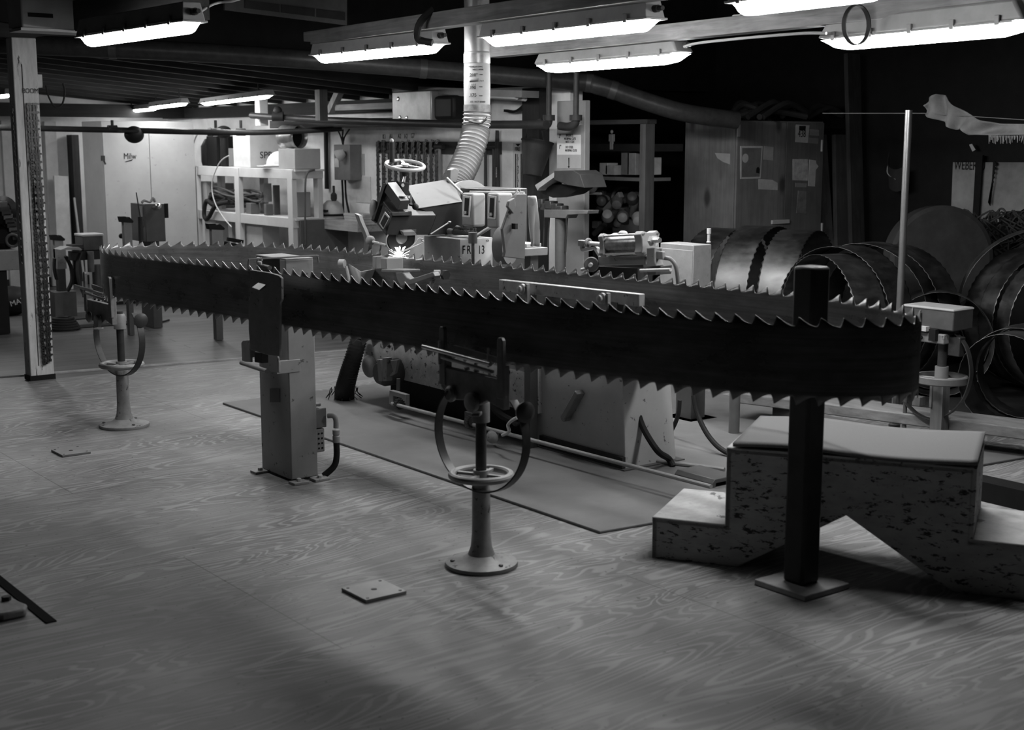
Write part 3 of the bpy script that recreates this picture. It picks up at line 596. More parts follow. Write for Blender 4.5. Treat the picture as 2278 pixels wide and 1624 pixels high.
MB().prism([P(a, c, y=yh+.23) for a, c in ((862, 410), (895, 450), (873, 482), (838, 497))], (0, .02, 0)).out('back_plate', BLACK, mt)
MB().prism([P(a, c, y=yh+.19) for a, c in ((884, 403), (911, 407), (909, 438), (902, 434))], (0, .07, 0)).out('screw_block', MPH, mt, bev=.002)
MB().rev([(.01, 0), (.01, .006)], P(895, 412, y=yh+.185), (0, -1, 0), 6).out('bolt', LGREY, mt)
MB().sphere(P(832, 466, y=yh+.24), .045, (.5, .6, 1.2)).out('side_wheel', MP, mt)
MB().sphere(P(924, 460, y=yh-.03), .017).cyl(P(910, 455, y=yh), P(924, 460, y=yh-.03), .005).out('ball_lever', DARK, mt)
hw = P(901, 368, y=yh+.21); fwd = V(-.606, -.795, 0); rgt = V(.795, -.606, 0); ax = (Z+fwd*.23+rgt*.1).normalized()
h_ = MB().torus(hw, ax, .1, .0095, 40, 10).out('handwheel', paint(.36, .4, .12), mt)
a_, u_, w_ = frame(ax)
MB().cyl(hw-ax*.012, hw+ax*.008, .022).out('hub', LGREY, h_)
for k in range(3):
    an = k*2.094+.4; dd = u_*math.cos(an)+w_*math.sin(an); MB().beam(hw+dd*.015, hw+dd*.097, .016, .008, ax).out('spoke', paint(.36, .4, .12), h_)
hp = P(872, 362, y=yh+.2); MB().cyl(hp, hp+V(.0, 0, .105), .0135).out('grip', DARK, h_); MB().sphere(hp+V(0, 0, .112), .011).out('grip_cap', LGREY, h_)
MB().cyl(hw-ax*.01, hw-V(0, 0, .055), .03, .014).out('collar', DARK, mt); MB().cyl(hw-V(.0, 0, .05), P(897, 406, y=yh+.21), .008).out('spindle', STEEL, mt)
gw = P(893, 528, y=yh+.03)
g = MB().rev([(.002, 0), (.083, 0), (.086, .004), (.086, .012), (.083, .016), (.002, .016)], gw, (0, 1, 0), 40).out('grinding_wheel', DARK, mt)
MB().rev([(.034, 0), (.028, .012)], gw+V(0, -.0, 0), (0, -1, 0), 24).out('flange', MGREY, g)
pts = [P(a, c, y=yh-.0) for a, c in ((863, 522), (859.5, 530), (859, 540), (862, 549), (868, 556), (876, 560.5), (884, 561.5), (902, 556), (914, 550), (923, 541), (931, 531), (941, 532))]
MB().tube(cr(pts, 5), .0036, 6).out('guard_wire', LGREY, mt)
pts = [P(a, c, y=yh-.02) for a, c in ((893, 560), (905, 556), (920, 549), (934, 543), (942, 538), (938, 535))]
MB().tube(cr(pts, 5), .0042, 6).out('coolant_pipe', LGREY, mt)
# ---- starter boxes and column on the right of the head
def starter(pl, pc, pr, yt, yb, x, nm):
    mn, mx = near_box(pl, pc, pr, yt, yb, x=x); o = MB().box(mn, mx).out('starter_box', MPL, mt, bev=.012)
    q = [P(a, c, x=x-.004) for a, c in ((pl+4, yt+5), (pl+21, yt+7), (pl+19, yb-21), (pl+2, yb-23))]; MB().prism(q, (.004, 0, 0)).out('label_frame', paint(.65, .5, .1), o, bev=.001)
    q = [P(a, c, x=x-.006) for a, c in ((pl+8, yt+10), (pl+17, yt+11), (pl+15, yb-26), (pl+6, yb-27))]; MB().prism(q, (.002, 0, 0)).out('switch_panel', DARK, o)
    q = P(pl+11, yb-32, x=x-.006); MB().rev([(.009, 0), (.009, .012)], q, (-1, 0, 0), 14).out('push_button', LGREY, o); return o
starter(1026, 1051, 1081, 430, 505, 4.1, 1); starter(1082, 1107, 1142, 430, 509, 4.06, 2)
MB().tube([P(1046, 427, x=4.25), P(1166, 429, x=4.2)], .006, 8).out('top_rail', LGREY, mt)
cyl_ = MB().prism([P(a, c, y=5.2) for a, c in ((1118, 510), (1124, 560), (1121, 572), (1168, 577), (1172, 431), (1150, 431), (1142, 440))], (0, .02, 0)); cyl_.out('front_cover', paint(.14, .5, .2, 8, 0, .25, .06), mt, bev=.004)
MB().prism([P(a, c, y=5.18) for a, c in ((1133, 448), (1145, 440), (1148, 456), (1143, 476), (1130, 460))], (0, .02, 0)).out('limit_switch', GREY, mt, bev=.003)
MB().box(P(1138, 497, y=5.19), P(1152, 510, y=5.16)).out('terminal_box', DARK, mt)
MB().tube(cr([P(1147, 432, y=5.25), P(1152, 420, y=5.25), P(1157, 424, y=5.25), P(1153, 432, y=5.25)], 5), .004, 6).out('hook', LGREY, mt)
b = MB().rev([(.17, 0), (.17, .03), (.15, .035)], P(1040, 470, y=6.2), V(.0, -1, .1), 36); b.out('pulley_cover', MP, mt)
b = MB().prism([P(a, c, y=6.1) for a, c in ((1003, 378), (1013, 374), (1022, 379), (1015, 407), (1001, 402))], (0, .04, 0)); b.out('latch_box', GREY, mt, bev=.003)
MB().tube([P(994, 396, y=6.0), P(1028, 430, y=5.9)], .007, 8).out('hinge', LGREY, mt)
MB().rev([(.09, 0), (.095, .01), (.095, .06)], P(1112, 545, y=5.45), V(.5, -1, 0), 30).out('cam_disc', GREY, mt)
MB().box((4.2, 5.75, .8), (4.5, 6.5, .9)).out('carriage', MPD, mt, bev=.005); MB().box((4.35, 5.9, .9), (4.6, 6.3, 1.35)).out('head_column', MPD, mt, bev=.005)
# box marked FR 13
mn, mx = near_box(943, 1023, 1096, 532, 600, x=4.0); mn.z = .8
bx = MB().box(mn, mx).out('gear_box', paint(.33, .55, .2, 9, 0, .15, .1), mt, bev=.004)
p1, p2 = P(1024, 596, y=mn.y-.003), P(1095.5, 531, y=mn.y-.003)
MB().box((p1.x, mn.y-.003, p1.z), (p2.x, mn.y, p2.z-.001)).out('white_face', paint(.5, .6, .1), bx); bx['_o'] = mt['_o']
for s_, px, py, sz in (('F', 1028, 565, .062), ('R', 1038.5, 565, .062), ('13', 1063, 565, .062)):
    text(s_, sz, P(px, py, y=mn.y-.0035), RY, INK, bx, sx=.72)
text('101', .017, P(1080, 538, y=mn.y-.0035), RY, INK, bx)
q0 = P(1052, 590, y=mn.y-.06); q1 = P(1052, 540, y=mn.y-.06); q0 = V(q1.x, q1.y, q0.z)
cl = MB().cyl(q0, q1, .0085).out('clamp_post', GREY, mt); MB().cyl(q1-V(0, 0, .003), q1+V(0, 0, .052), .023).out('clamp_head', GREY, cl)
ra = P(1060, 525, y=mn.y-.06); rb = P(1094, 503, y=mn.y-.08); MB().cyl(ra, rb, .009).out('handle_rod', LGREY, cl); rc = P(1091, 461, y=mn.y-.08); MB().cyl(rb, rc, .011, .013).out('grip', MGREY, cl)
# lever, ball and rod left of the head
MB().strap(cr([P(797, 477, x=3.9), P(802, 492, x=3.9), P(812, 515, x=3.9), P(819, 540, x=3.9), P(816, 562, x=3.9)], 6), V(0, .045, .01), .02).out('hand_lever', paint(.11, .5, .2), mt)
MB().sphere(P(824, 535, x=3.86), .026).out('ball_knob', MPL, mt); MB().cyl(P(830, 538, x=3.86), P(860, 546, x=3.82), .007).out('stop_rod', LGREY, mt)
MB().tube(cr([P(846, 538, x=3.84), P(846, 552, x=3.84), P(842, 560, x=3.84)], 4), .0055, 8).out('stop_hook', MGREY, mt)
# clamp blocks, swing arm and hopper in front of the far side of the blade
for (l, c_, r, yt, yb, x) in ((828, 836, 858, 571, 599, 3.66), (846, 859, 897, 575, 600, 3.6)):
    mn, mx = near_box(l, c_, r, yt, yb, x=x); mx.x = min(mx.x, 3.73); MB().box(mn, mx).out('clamp_block', MPL, mt, bev=.004)
MB().prism(*PX([(848, 599), (897, 601), (896, 607), (848, 605)], 3.58, .1)).out('clamp_base', MP, mt, bev=.003)
MB().prism(*PX([(879, 606), (895, 605), (904, 617), (912, 621), (962, 605), (967, 615), (915, 633), (892, 637), (883, 622)], 3.58, .04)).out('swing_arm', MP, mt, bev=.004)
q = P(968, 611, x=3.6); MB().rev([(.021, 0), (.021, .03), (.01, .034)], q+V(.03, 0, 0), (-.8, .6, 0), 20).out('pivot', MPL, mt); MB().rev([(.024, 0), (.024, .02)], q+V(.03, -.03, .0), (0, -1, 0), 6).out('pivot_nut', DARK, mt)
MB().beam(P(964, 618, x=3.6), P(957, 643, x=3.6), .02, .012).out('link', MP, mt)
hp_ = [P(774, 586, z=.945), P(805, 578.5, z=.945), P(834, 598.5, z=.945), P(802.5, 604.8, z=.945)]; cc = sum(hp_, V(0, 0, 0))/4
b = MB(); b.v = hp_+[cc+(q-cc)*.35-V(0, 0, .13) for q in hp_]; b.f = [(0, 1, 5, 4), (1, 2, 6, 5), (2, 3, 7, 6), (3, 0, 4, 7), (4, 5, 6, 7)]
o = b.out('hopper', MGREY, mt, solid=.004)
MB().rev([(.022, 0), (.022, .03)], P(767, 587, x=3.5), (-.6, .8, 0), 18).out('hopper_pivot', LGREY, mt); MB().tube([P(770, 592, x=3.5), P(778, 626, x=3.5)], .007, 8).out('hopper_link', LGREY, mt)
# guide bar
g0, g1 = P(1116, 634, x=3.77), P(1428, 668, x=3.83)
gb = MB().beam(g0, g1, .035, .052).out('guide_bar', paint(.3, .45, .3, 20, .2, .35, .04), mt, bev=.003)
for px, py in ((1164, 643), (1342, 664)):
    q = P(px, py, x=3.74); MB().rev([(.024, 0), (.024, .012), (.015, .016), (.015, .026), (.007, .03)], q, (-1, 0, 0), 20).out('bolt', MPL, gb)
    MB().box((3.735, q.y-.035, q.z-.06), (3.75, q.y-.02, q.z+.025)).out('bracket', MP, gb)
    MB().box((3.8, q.y-.02, .66), (3.85, q.y+.02, q.z-.02)).out('hanger', MPD, gb)
MB().box((3.8, 4.36, .66), (4.5, 4.42, .71)).box((3.8, 5.1, .66), (4.5, 5.16, .71)).box((4.45, 4.36, .66), (4.5, 5.16, .71)).out('cross_arm', MPD, mt)
# sparks where the wheel meets the blade
b = MB(); c_ = P(889, 571, y=yh+.0)
for k in range(80):
    an = random.uniform(0, 6.283); el = random.uniform(-.25, 1.4); L = random.expovariate(30)+.003; d = V(math.cos(an)*math.cos(el), math.sin(an)*math.cos(el), math.sin(el)); s0 = c_+d*random.uniform(0, .012)
    b.tube([s0, s0+d*min(L, .05)], .0008, 4)
b.solo('grinding_sparks', 'small burst of bright sparks under the grinding wheel', 'sparks', glow('sparks', 6), kind='stuff')
# bench brush on the gear box
q = P(985, 525, y=5.7); t = T('bench_brush', 'bristly bench brush lying on the box marked FR 13', 'brush', P(1020, 530, x=4.06))
z0 = P(1023, 532, x=4.0).z
a_ = P(985, 518, x=4.08); a_.z = z0+.025; c_ = P(1010, 518, x=4.08); c_.z = z0+.025; e_ = P(1058, 517, x=4.08); e_.z = z0+.03
MB().tube([a_, a_.lerp(c_, .3), a_.lerp(c_, .6), c_], [.012, .02, .017, .014], 12).out('handle', paint(.2, .6, .3), t)
MB().tube([a_+V(.05, .02, .018), a_.lerp(c_, .4)+V(.05, .02, .018), c_+V(.05, .02, .014)], [.012, .018, .013], 12).out('second_handle', paint(.2, .6, .3), t)
b = MB()
for k in range(420):
    f = random.random(); p = c_.lerp(e_, f); an = random.uniform(0, 6.283); rr = .022
    b.tube([p, p+V(math.cos(an)*rr*.6, math.cos(an)*rr*.6, abs(math.sin(an))*rr+.004)+V(random.uniform(-.006, .006), random.uniform(-.006, .006), 0)], .0011, 3)
o = b.out('bristles', paint(.12, .8, .3), t); o['kind'] = 'stuff'
MB().tube([c_, e_], [.016, .013], 10).out('core', paint(.08, .8, .3), t)
b = MB().tube([P(958, 521, y=5.78), P(1000, 494, y=5.78)], .0035, 6).sphere(P(1000, 494, y=5.78), .009, (1, 1, .6)); b.out('thin_brush', LGREY, mt)
# ---- air cylinder unit
t = T('air_cylinder', 'shiny air cylinder on a linkage behind the far blade edge, right of the machine', 'cylinder', (4.35, 4.55, .86))
c0, c1 = P(1354, 545, x=4.32), P(1440, 541, x=4.30); dv = (c1-c0).normalized(); L = (c1-c0).length
MB().cyl(c0, c1, .046, n=28).out('barrel', steel(.3, .28, (40, 40, 40)), t)
a_, u_, w_ = frame(dv)
for f, th in ((-.01, .035), (L-.03, .055)):
    e = MB(); pts = []
    for k in range(4):
        an = math.pi/4+k*math.pi/2
        for da, rr in ((-.45, .052), (-.16, .07), (.16, .07), (.45, .052)): pts.append(c0+dv*f+(u_*math.cos(an+da)+w_*math.sin(an+da))*rr)
    e.prism(pts, dv*th).out('end_cap', MPL, t, bev=.004)
for k in range(4):
    an = math.pi/4+k*math.pi/2; o = (u_*math.cos(an)+w_*math.sin(an))*.06; MB().cyl(c0+o-dv*.015, c1+o+dv*.03, .0055).out('tie_rod', BRIGHT, t)
MB().cyl(c0, P(1308, 541, x=4.36), .011).out('piston_rod', BRIGHT, t)
q = P(1297, 541, x=4.37); MB().cbox(q, (.03, .05, .03)).out('clevis', GREY, t, bev=.004); MB().torus(P(1309, 540, x=4.36), dv, .016, .007).out('lock_nut', GREY, t)
MB().strap(cr([q+V(0, 0, -.01), P(1300, 556, x=4.37), P(1324, 552, x=4.35), P(1333, 562, x=4.34), P(1342, 577, x=4.33)], 5), V(.03, 0, 0), .014).out('crank_arm', MP, t)
MB().beam(P(1336, 580, x=4.33), P(1440, 578, x=4.31), .03, .045).out('lever_bar', MP, t, bev=.004); MB().beam(P(1336, 588, x=4.36), P(1436, 592, x=4.34), .03, .02).out('lower_bar', MPD, t, bev=.004)
q = P(1316, 588, x=4.3); MB().rev([(.035, 0), (.037, .004), (.037, .01), (.033, .014)], q, (-.75, -.65, 0), 26).out('roller', GREY, t); MB().rev([(.01, 0), (.01, .05)], q, (-.75, -.65, 0), 12).out('axle', LGREY, t)
MB().cyl(q+V(0, .02, -.02), P(1294, 600, x=4.3), .008).out('pawl', LGREY, t)
MB().prism(*PX([(1438, 551), (1456, 552), (1456, 582), (1460, 592), (1438, 594)], 4.24, .05)).out('mount_bracket', MP, t, bev=.004)
MB().prism(*PX([(1438, 594), (1460, 592), (1458, 612), (1440, 612)], 4.26, .1)).out('mount_leg', MPD, t, bev=.003)
MB().cyl(P(1425, 602, x=4.2), P(1492, 600, x=4.16), .0075).out('cross_rod', LGREY, t)
MB().rev([(.026, 0), (.026, .02), (.015, .022)], P(1450, 536, x=4.26), dv, 6).out('port_nut', LGREY, t); MB().rev([(.012, 0), (.012, .05)], P(1452, 535, x=4.25), dv, 14).out('fitting', BRIGHT, t)
MB().cyl(P(1377, 560, x=4.32), P(1377, 567, x=4.32), .022).out('bottom_port', MPD, t); MB().cyl(P(1410, 563, x=4.3), P(1440, 567, x=4.28), .008).out('air_pipe', LGREY, t)
MB().sphere(P(1386, 519, x=4.33), .014, (1.6, 1.6, .9)).out('top_plug', LGREY, t)
mn, mx = near_box(1459, 1474, 1481, 560, 578, x=4.25); vb = MB().box(mn, mx).out('valve_box', MP, t, bev=.004)
MB().tube(cr([P(1478, 574, x=4.27), P(1492, 577, x=4.27), P(1503, 592, x=4.28), P(1508, 625, x=4.3), P(1509, 660, x=4.32)], 7), .0095, 10).out('air_hose', GREY, t)
MB().box((4.2, 4.3, .80), (4.5, 4.88, .86)).box((4.45, 4.6, .62), (4.55, 4.9, .8)).out('unit_bed', MPD, t, bev=.003)
# ---- grey control cabinet on its foot
t = T('control_cabinet', 'speckled grey steel cabinet with a small valve on top, right of the air cylinder', 'cabinet', P(1540, 938, z=0))
mn, mx = near_box(1469, 1543, 1583, 546, 700, x=5.5); GP = paint(.24, .6, .2, 12, 0, .4, .2); MB().box(mn, mx).out('body', GP, t, bev=.004)
MB().box((mn.x-.004, mn.y+.005, mn.z+.01), (mn.x, mx.y-.02, mx.z-.03)).out('door', GP, t, bev=.002)
MB().rev([(.012, 0), (.014, .006), (.009, .012), (.009, .05), (.013, .055), (.013, .085)], (P(1571, 546, y=mn.y+.1).x, mn.y+.08, mx.z), Z, 14).out('valve', LGREY, t)
f0, f1 = near_box(1505, 1540, 1571, 800, 938, x=5.52, z0=0); f1.z = mn.z; MB().box(f0, f1).out('foot', MPD, t, bev=.004)
MB().box((f0.x-.05, f0.y-.05, 0), (f1.x+.05, f1.y+.05, .012)).out('foot_plate', GREY, t)
# ---- hoses and pipes on the floor
def hose(name, pts, r, label, mat, cat='hose', m=10): return MB().tube(cr(pts, 8), r, m).solo(name, label, cat, mat)
hose('rubber_hose', [P(1408, 860, x=4.5), P(1415, 900, x=4.5), P(1430, 950, x=4.5), P(1462, 1002, x=4.5), P(1487, 1020, z=.05), P(1497, 1038, z=.012)], .0165, 'black hose curving from under the blade down to the floor before the machine pedestal', RUBBER)
hose('rubber_hose', [P(1543, 880, x=5.0), P(1553, 925, x=5.0), P(1580, 975, x=5.0), P(1620, 1008, x=5.0), P(1700, 1030, z=.02)], .014, 'black hose hanging beside the pale floor pipe and passing behind the bridging steps', RUBBER)
hose('rubber_hose', [P(1512, 890, x=5.1), P(1508, 925, x=5.1), P(1492, 960, x=5.1), P(1470, 980, x=5.1), P(1440, 1000, z=.02)], .012, 'thin hose looping behind the machine pedestal in front of the cabinet foot', RUBBER)
hose('floor_pipe', [P(1400, 1018, z=.02), P(1470, 1028, z=.02), P(1540, 1036, z=.02), P(1612, 1045, z=.02)], .012, 'thin pipe with a brass fitting along the floor right of the machine pedestal', GREY, 'pipe')
mn, mx = near_box(1570, 1584, 1640, 1068, 1092, x=P(1584, 1092, z=0).x, z0=0)
MB().prism([V(mn.x, mn.y, 0), V(mn.x, mn.y, mx.z-.02), V(mn.x+.02, mn.y, mx.z), V(mx.x, mn.y, mx.z), V(mx.x, mn.y, 0), V(mx.x-.02, mn.y, 0), V(mx.x-.02, mn.y, mx.z-.02), V(mn.x+.03, mn.y, mx.z-.02), V(mn.x+.02, mn.y, 0)], (0, .25, 0)).solo('shaft_cover', 'small dark channel cover over the shaft end beside the left step', 'cover', DGREY, bev=.003)

b = MB()
def rag(u, v):
    p = P(1180+u*16*(.4+v*.9), 436+v*112, y=5.35); return p+V(.012*math.sin(u*9+v*3), -.02*math.sin(u*11), 0)
b.grid(rag, 14, 16).solo('white_rag', 'white rag hanging at the right side of the machine column', 'rag', paint(.5, .9, .1), ang=70, solid=.004)
q0, q1 = P(1166, 562, y=5.45), P(1219, 552, y=5.45)
t = T('side_table', 'small pale table with a manual on it beside the machine, under the white rag', 'table', ((q0.x+q1.x)/2, 5.5, 0))
MB().box((q0.x, 5.45, q0.z-.02), (q1.x, 5.75, q0.z+.02)).out('top', MP, t, bev=.004); MB().box((q0.x+.08, 5.5, 0), (q0.x+.13, 5.55, q0.z-.02)).out('leg', DGREY, t)
MB().box((q0.x+.04, 5.48, q0.z+.0205), (q1.x-.02, 5.68, q0.z+.04)).solo('manual', 'pale manual lying on the small table beside the machine', 'manual', paint(.4, .8, .1), bev=.002)
# ================================================================ timber post with hanging chains
POSTW = paint(.5, .75, .3, 9, 0, .3, .05, (4, 4, .6), 10)
mn, mx = near_box(57, 69, 122, 500, 848, x=P(69, 848, z=0).x, z0=0, low=True); mx.z = SOF(mn.x)-.001
t = T('timber_post', 'white painted timber post with chains hanging on it, standing at the left', 'post', (mn.x, mn.y, 0))
MB().box(mn, mx).out('post', POSTW, t, bev=.006); MB().box((mn.x-.006, mn.y-.006, 0), (mx.x+.006, mx.y, .035)).out('base_band', BLACK, t)
MB().box((mn.x+.055, mn.y-.003, .1), (mn.x+.06, mn.y, 2.1)).out('crack', DARK, t)
text('BOOM', .046, P(50, 207, y=mn.y-.006), RY, paint(.06, .8, .2), t, sx=.78)
MB().box((mx.x-.01, mn.y+.02, P(90, 195, y=mn.y).z), (mx.x+.035, mn.y+.08, P(90, 165, y=mn.y).z)).out('outlet_box', LGREY, t, bev=.004)
MB().tube(cr([P(102, 190, y=mn.y), P(108, 215, y=mn.y), P(122, 237, y=mn.y), P(138, 232, y=mn.y), P(144, 205, y=mn.y), P(140, 185, y=mn.y)], 6), .006, 8).out('cord', RUBBER, t)
CH = paint(.05, .35, .5, 60, .7)
def chain_mesh(L, pitch=.018, seed=1, wd=.011):
    rnd = random.Random(seed); b = MB(); n = int(L/pitch); sway = 0
    for k in range(n):
        z = -k*pitch; sway += rnd.uniform(-.0015, .0015); sway *= .97
        b.cbox((sway, 0, z), (wd if k % 2 else wd*.55, .006, pitch*1.05)); b.cbox((sway, -.003, z), (wd*.5, .004, pitch*.6))
        if k % 3 == 0: b.hexa([V(sway+wd*.3, -.004, z-.006), V(sway+wd*1.15, -.004, z-.004), V(sway+wd*1.15, .002, z-.004), V(sway+wd*.3, .002, z-.006), V(sway+wd*.3, -.004, z+.006), V(sway+wd*.95, -.004, z+.009), V(sway+wd*.95, .002, z+.009), V(sway+wd*.3, .002, z+.006)])
    return b
ztop = P(66, 228, y=mn.y-.012).z; zbot = P(100, 818, y=mn.y-.012).z
for k, (px, L) in enumerate(((61, 1.42), (66, 1.45), (74, 1.45), (80, 1.40))):
    q = P(px, 232, y=mn.y-.014); b = chain_mesh(q.z-.09 if k < 2 else q.z-.11, seed=k, wd=.018)
    b.v = [p+q for p in b.v]; o = b.solo('saw_chain', ['leftmost long saw chain', 'second long saw chain from the left', 'third long saw chain from the left', 'rightmost long saw chain'][k]+' hanging on the front of the white timber post', 'chain', CH, 'saw chains on the timber post')
q = V(mn.x-.006, mn.y+.03, P(30, 238, x=mn.x).z); b = chain_mesh(q.z-P(46, 590, x=mn.x).z, seed=9, wd=.016); b.v = [Matrix.Rotation(-math.pi/2, 3, 'Z') @ p+q for p in b.v]
b.solo('saw_chain', 'dark saw chain hanging on the shaded left side of the white timber post', 'chain', CH, 'saw chains on the timber post')
# ================================================================ tall white cabinet and things before it
WC = paint(.34, .55, .12, 4, 0, .12, .2)
mn, mx = near_box(181, 224, 430, 269, 600, y=13.1, z0=.03)
t = T('steel_cabinet', 'tall white double door cabinet against the far wall left of the white shelf', 'cabinet', (mn.x, mn.y, 0))
MB().box(mn, mx).out('carcass', WC, t, bev=.006); MB().box((mn.x+.03, mn.y+.03, 0), (mx.x-.03, mx.y, .03)).out('plinth', DARK, t)
xm = P(330, 300, y=13.1).x
d1 = MB().box((mn.x+.006, mn.y-.014, mn.z+.03), (xm-.003, mn.y, mx.z-.06)).out('door', WC, t, bev=.003); d2 = MB().box((xm+.003, mn.y-.014, mn.z+.03), (mx.x-.006, mn.y, mx.z-.06)).out('door', WC, t, bev=.003)
q = P(229, 352, y=mn.y-.02); MB().cbox(q, (.035, .02, .05)).tube([q, q+V(.02, -.01, -.06)], .008, 6).out('padlock', DARK, d1)
text('Milw', .085, P(275, 354, y=mn.y-.016), RY, INK, t, sx=.8); MB().prism([P(a, c, y=mn.y-.016) for a, c in ((277, 360), (296, 354), (293, 358), (280, 361))], (0, .001, 0)).out('swoosh', INK, t)
# hanging cap on the pipe
# ---- sprinkler pipes
for pts, lab in (([P(-40, 283, y=12.2), P(240, 289, y=12.0), P(560, 295, y=11.4), P(760, 286, y=10.9)], 'long dark sprinkler pipe passing before the tall white cabinet'),
                 ([P(560, 257, x=6.0), P(700, 266, x=6.0), P(1000, 276, x=6.0), P(1215, 277, x=6.0)], 'thick dark sprinkler pipe passing behind the silver duct')):
    b = MB().tube(cr(pts, 8), .026 if 'long' in lab else .03, 12); t = T('sprinkler_pipe', lab, 'pipe', pts[0]); b.out('pipe', paint(.025, .45, .3), t)
    if 'long' in lab:
        for px, y in ((250, 12.0), (480, 11.6), (536, 11.5)): MB().rev([(.034, -.04), (.034, .04)], P(px, 287 if px < 300 else 294, y=y), V(1, -.1, 0), 14).tube([P(px, 285, y=y), P(px, 285, y=y)+V(0, 0, .07)], .014, 8).out('coupling', paint(.03, .5, .3), t)
    else: MB().rev([(.045, -.05), (.045, .05)], P(618, 259, y=11.3), V(.8, -.6, 0), 14).sphere(P(618, 254, y=11.3)+V(0, 0, .03), .04).out('valve', paint(.03, .5, .3), t)
q = P(298, 292, y=11.9); b = MB().sphere(q+V(0, 0, -.03), .09, (1, .7, .85)); b.cbox(q+V(-.06, 0, .0), (.16, .14, .02)); b.solo('work_cap', 'dark cap hung over the sprinkler pipe before the tall white cabinet', 'cap', BLACK)
# ---- grey machine with three fins before the cabinet
g0, g1 = near_box(290, 322, 366, 454, 560, y=11.2, z0=0)
t = T('tooth_setter', 'grey upright machine with a rod and a shiny lamp, before the tall white cabinet', 'machine', (g0.x, g0.y, 0))
MB().box((g0.x, g0.y, .75), g1).out('body', MPD, t, bev=.005); MB().box((g0.x+.05, g0.y+.03, 0), (g1.x-.05, g1.y-.03, .75)).out('stand', MPD, t)
MB().box((g0.x-.01, g0.y+.04, g1.z-.19), (g0.x, g0.y+.1, g1.z-.02)).out('slide', MP, t)
MB().box((g1.x, g0.y-.005, .95), (g1.x+.03, g0.y+.02, g1.z)).out('back_edge', BLACK, t)
MB().tube([P(303, 428, y=11.1), P(312, 482, y=11.1)], .005, 6).out('rod', DARK, t); MB().cyl(P(312, 482, y=11.1), P(314, 535, y=11.1), .022).out('rod_holder', DARK, t)
MB().sphere(P(352, 459, y=11.15), .027).out('lamp_bulb', BRIGHT, t); MB().tube([P(340, 462, y=11.18), P(352, 460, y=11.15)], .01, 6).out('lamp_stem', GREY, t)
MB().tube(cr([P(315, 451, y=11.25), P(322, 446, y=11.25), P(334, 449, y=11.25), P(341, 441, y=11.25), P(345, 450, y=11.25)], 5), .012, 8).out('loose_tool', MGREY, t)
MB().sphere(P(270, 525, y=11.0), .022).tube([P(270, 525, y=11.0), P(285, 545, y=11.1)], .006, 6).out('ball_lever', DARK, t)
def fin(px, py, w_, yb, y, label):
    a, c = P(px, py, y=y), P(px+w_, py, y=y); t = T('blade_rest', label, 'rest', (a.x, y, 0)); zb = P(px, yb, y=y).z; wd = c.x-a.x
    MB().box((a.x, y, zb), (c.x, y+.05, a.z)).out('plate', MP, t, bev=.003)
    MB().prism([V(a.x-.03, y-.004, a.z+.045), V(a.x-.02, y-.004, a.z), V(c.x+.01, y-.004, a.z-.01), V(c.x+.015, y-.004, a.z+.005), V(a.x+wd*.72, y-.004, a.z+.04), V(a.x+wd*.5, y-.004, a.z+.038), V(a.x+wd*.45, y-.004, a.z+.025), V(a.x+wd*.3, y-.004, a.z+.045)], (0, .06, 0)).out('notched_top', BLACK, t)
    return t, a, c
t, a, c_ = fin(275, 494, 18, 552, 10.9, 'grey notched blade rest just left of the grey upright machine'); MB().box((a.x+.02, 10.92, 0), (c_.x-.01, 10.98, P(275, 552, y=10.9).z)).out('leg', MPD, t)
t, a, c_ = fin(471, 510, 25, 556, 10.2, 'grey notched blade rest standing before the white shelf'); MB().box((a.x+.02, 10.22, 0), (c_.x-.02, 10.28, P(471, 556, y=10.2).z)).out('leg', MPD, t)
MB().beam(P(506, 532, y=10.25), P(540, 538, y=10.25), .03, .03).beam(P(500, 541, y=10.2), P(532, 548, y=10.2), .03, .03).out('clamp_arm', BLACK, t)
t, a, c_ = fin(121, 534, 20, 575, 12.3, 'grey notched blade rest on a square post left of the big blade'); q = P(140, 705, z=0)
MB().box((q.x-.035, q.y-.035, .2), (q.x+.035, q.y+.035, a.z-.1)).out('square_post', DARK, t); MB().box((q.x-.1, q.y-.1, .0), (q.x+.1, q.y+.1, .24)).out('foot_box', DGREY, t); MB().box((a.x, 12.25, a.z-.26), (c_.x, 12.35, a.z-.08)).out('saddle', MP, t)
MB().strap(cr([P(146, 570, y=12.2), P(158, 595, y=12.2), P(160, 625, y=12.2), P(150, 648, y=12.2)], 6), V(0, .05, 0), .02).out('hoop', BLACK, t); MB().strap(cr([P(121, 575, y=12.2), P(121, 600, y=12.2), P(126, 622, y=12.2)], 6), V(0, .05, 0), .015).out('hoop', BLACK, t)
MB().box((q.x-.25, q.y-.3, 0), (q.x+.35, q.y+.15, .012)).out('floor_plate', DARK, t)
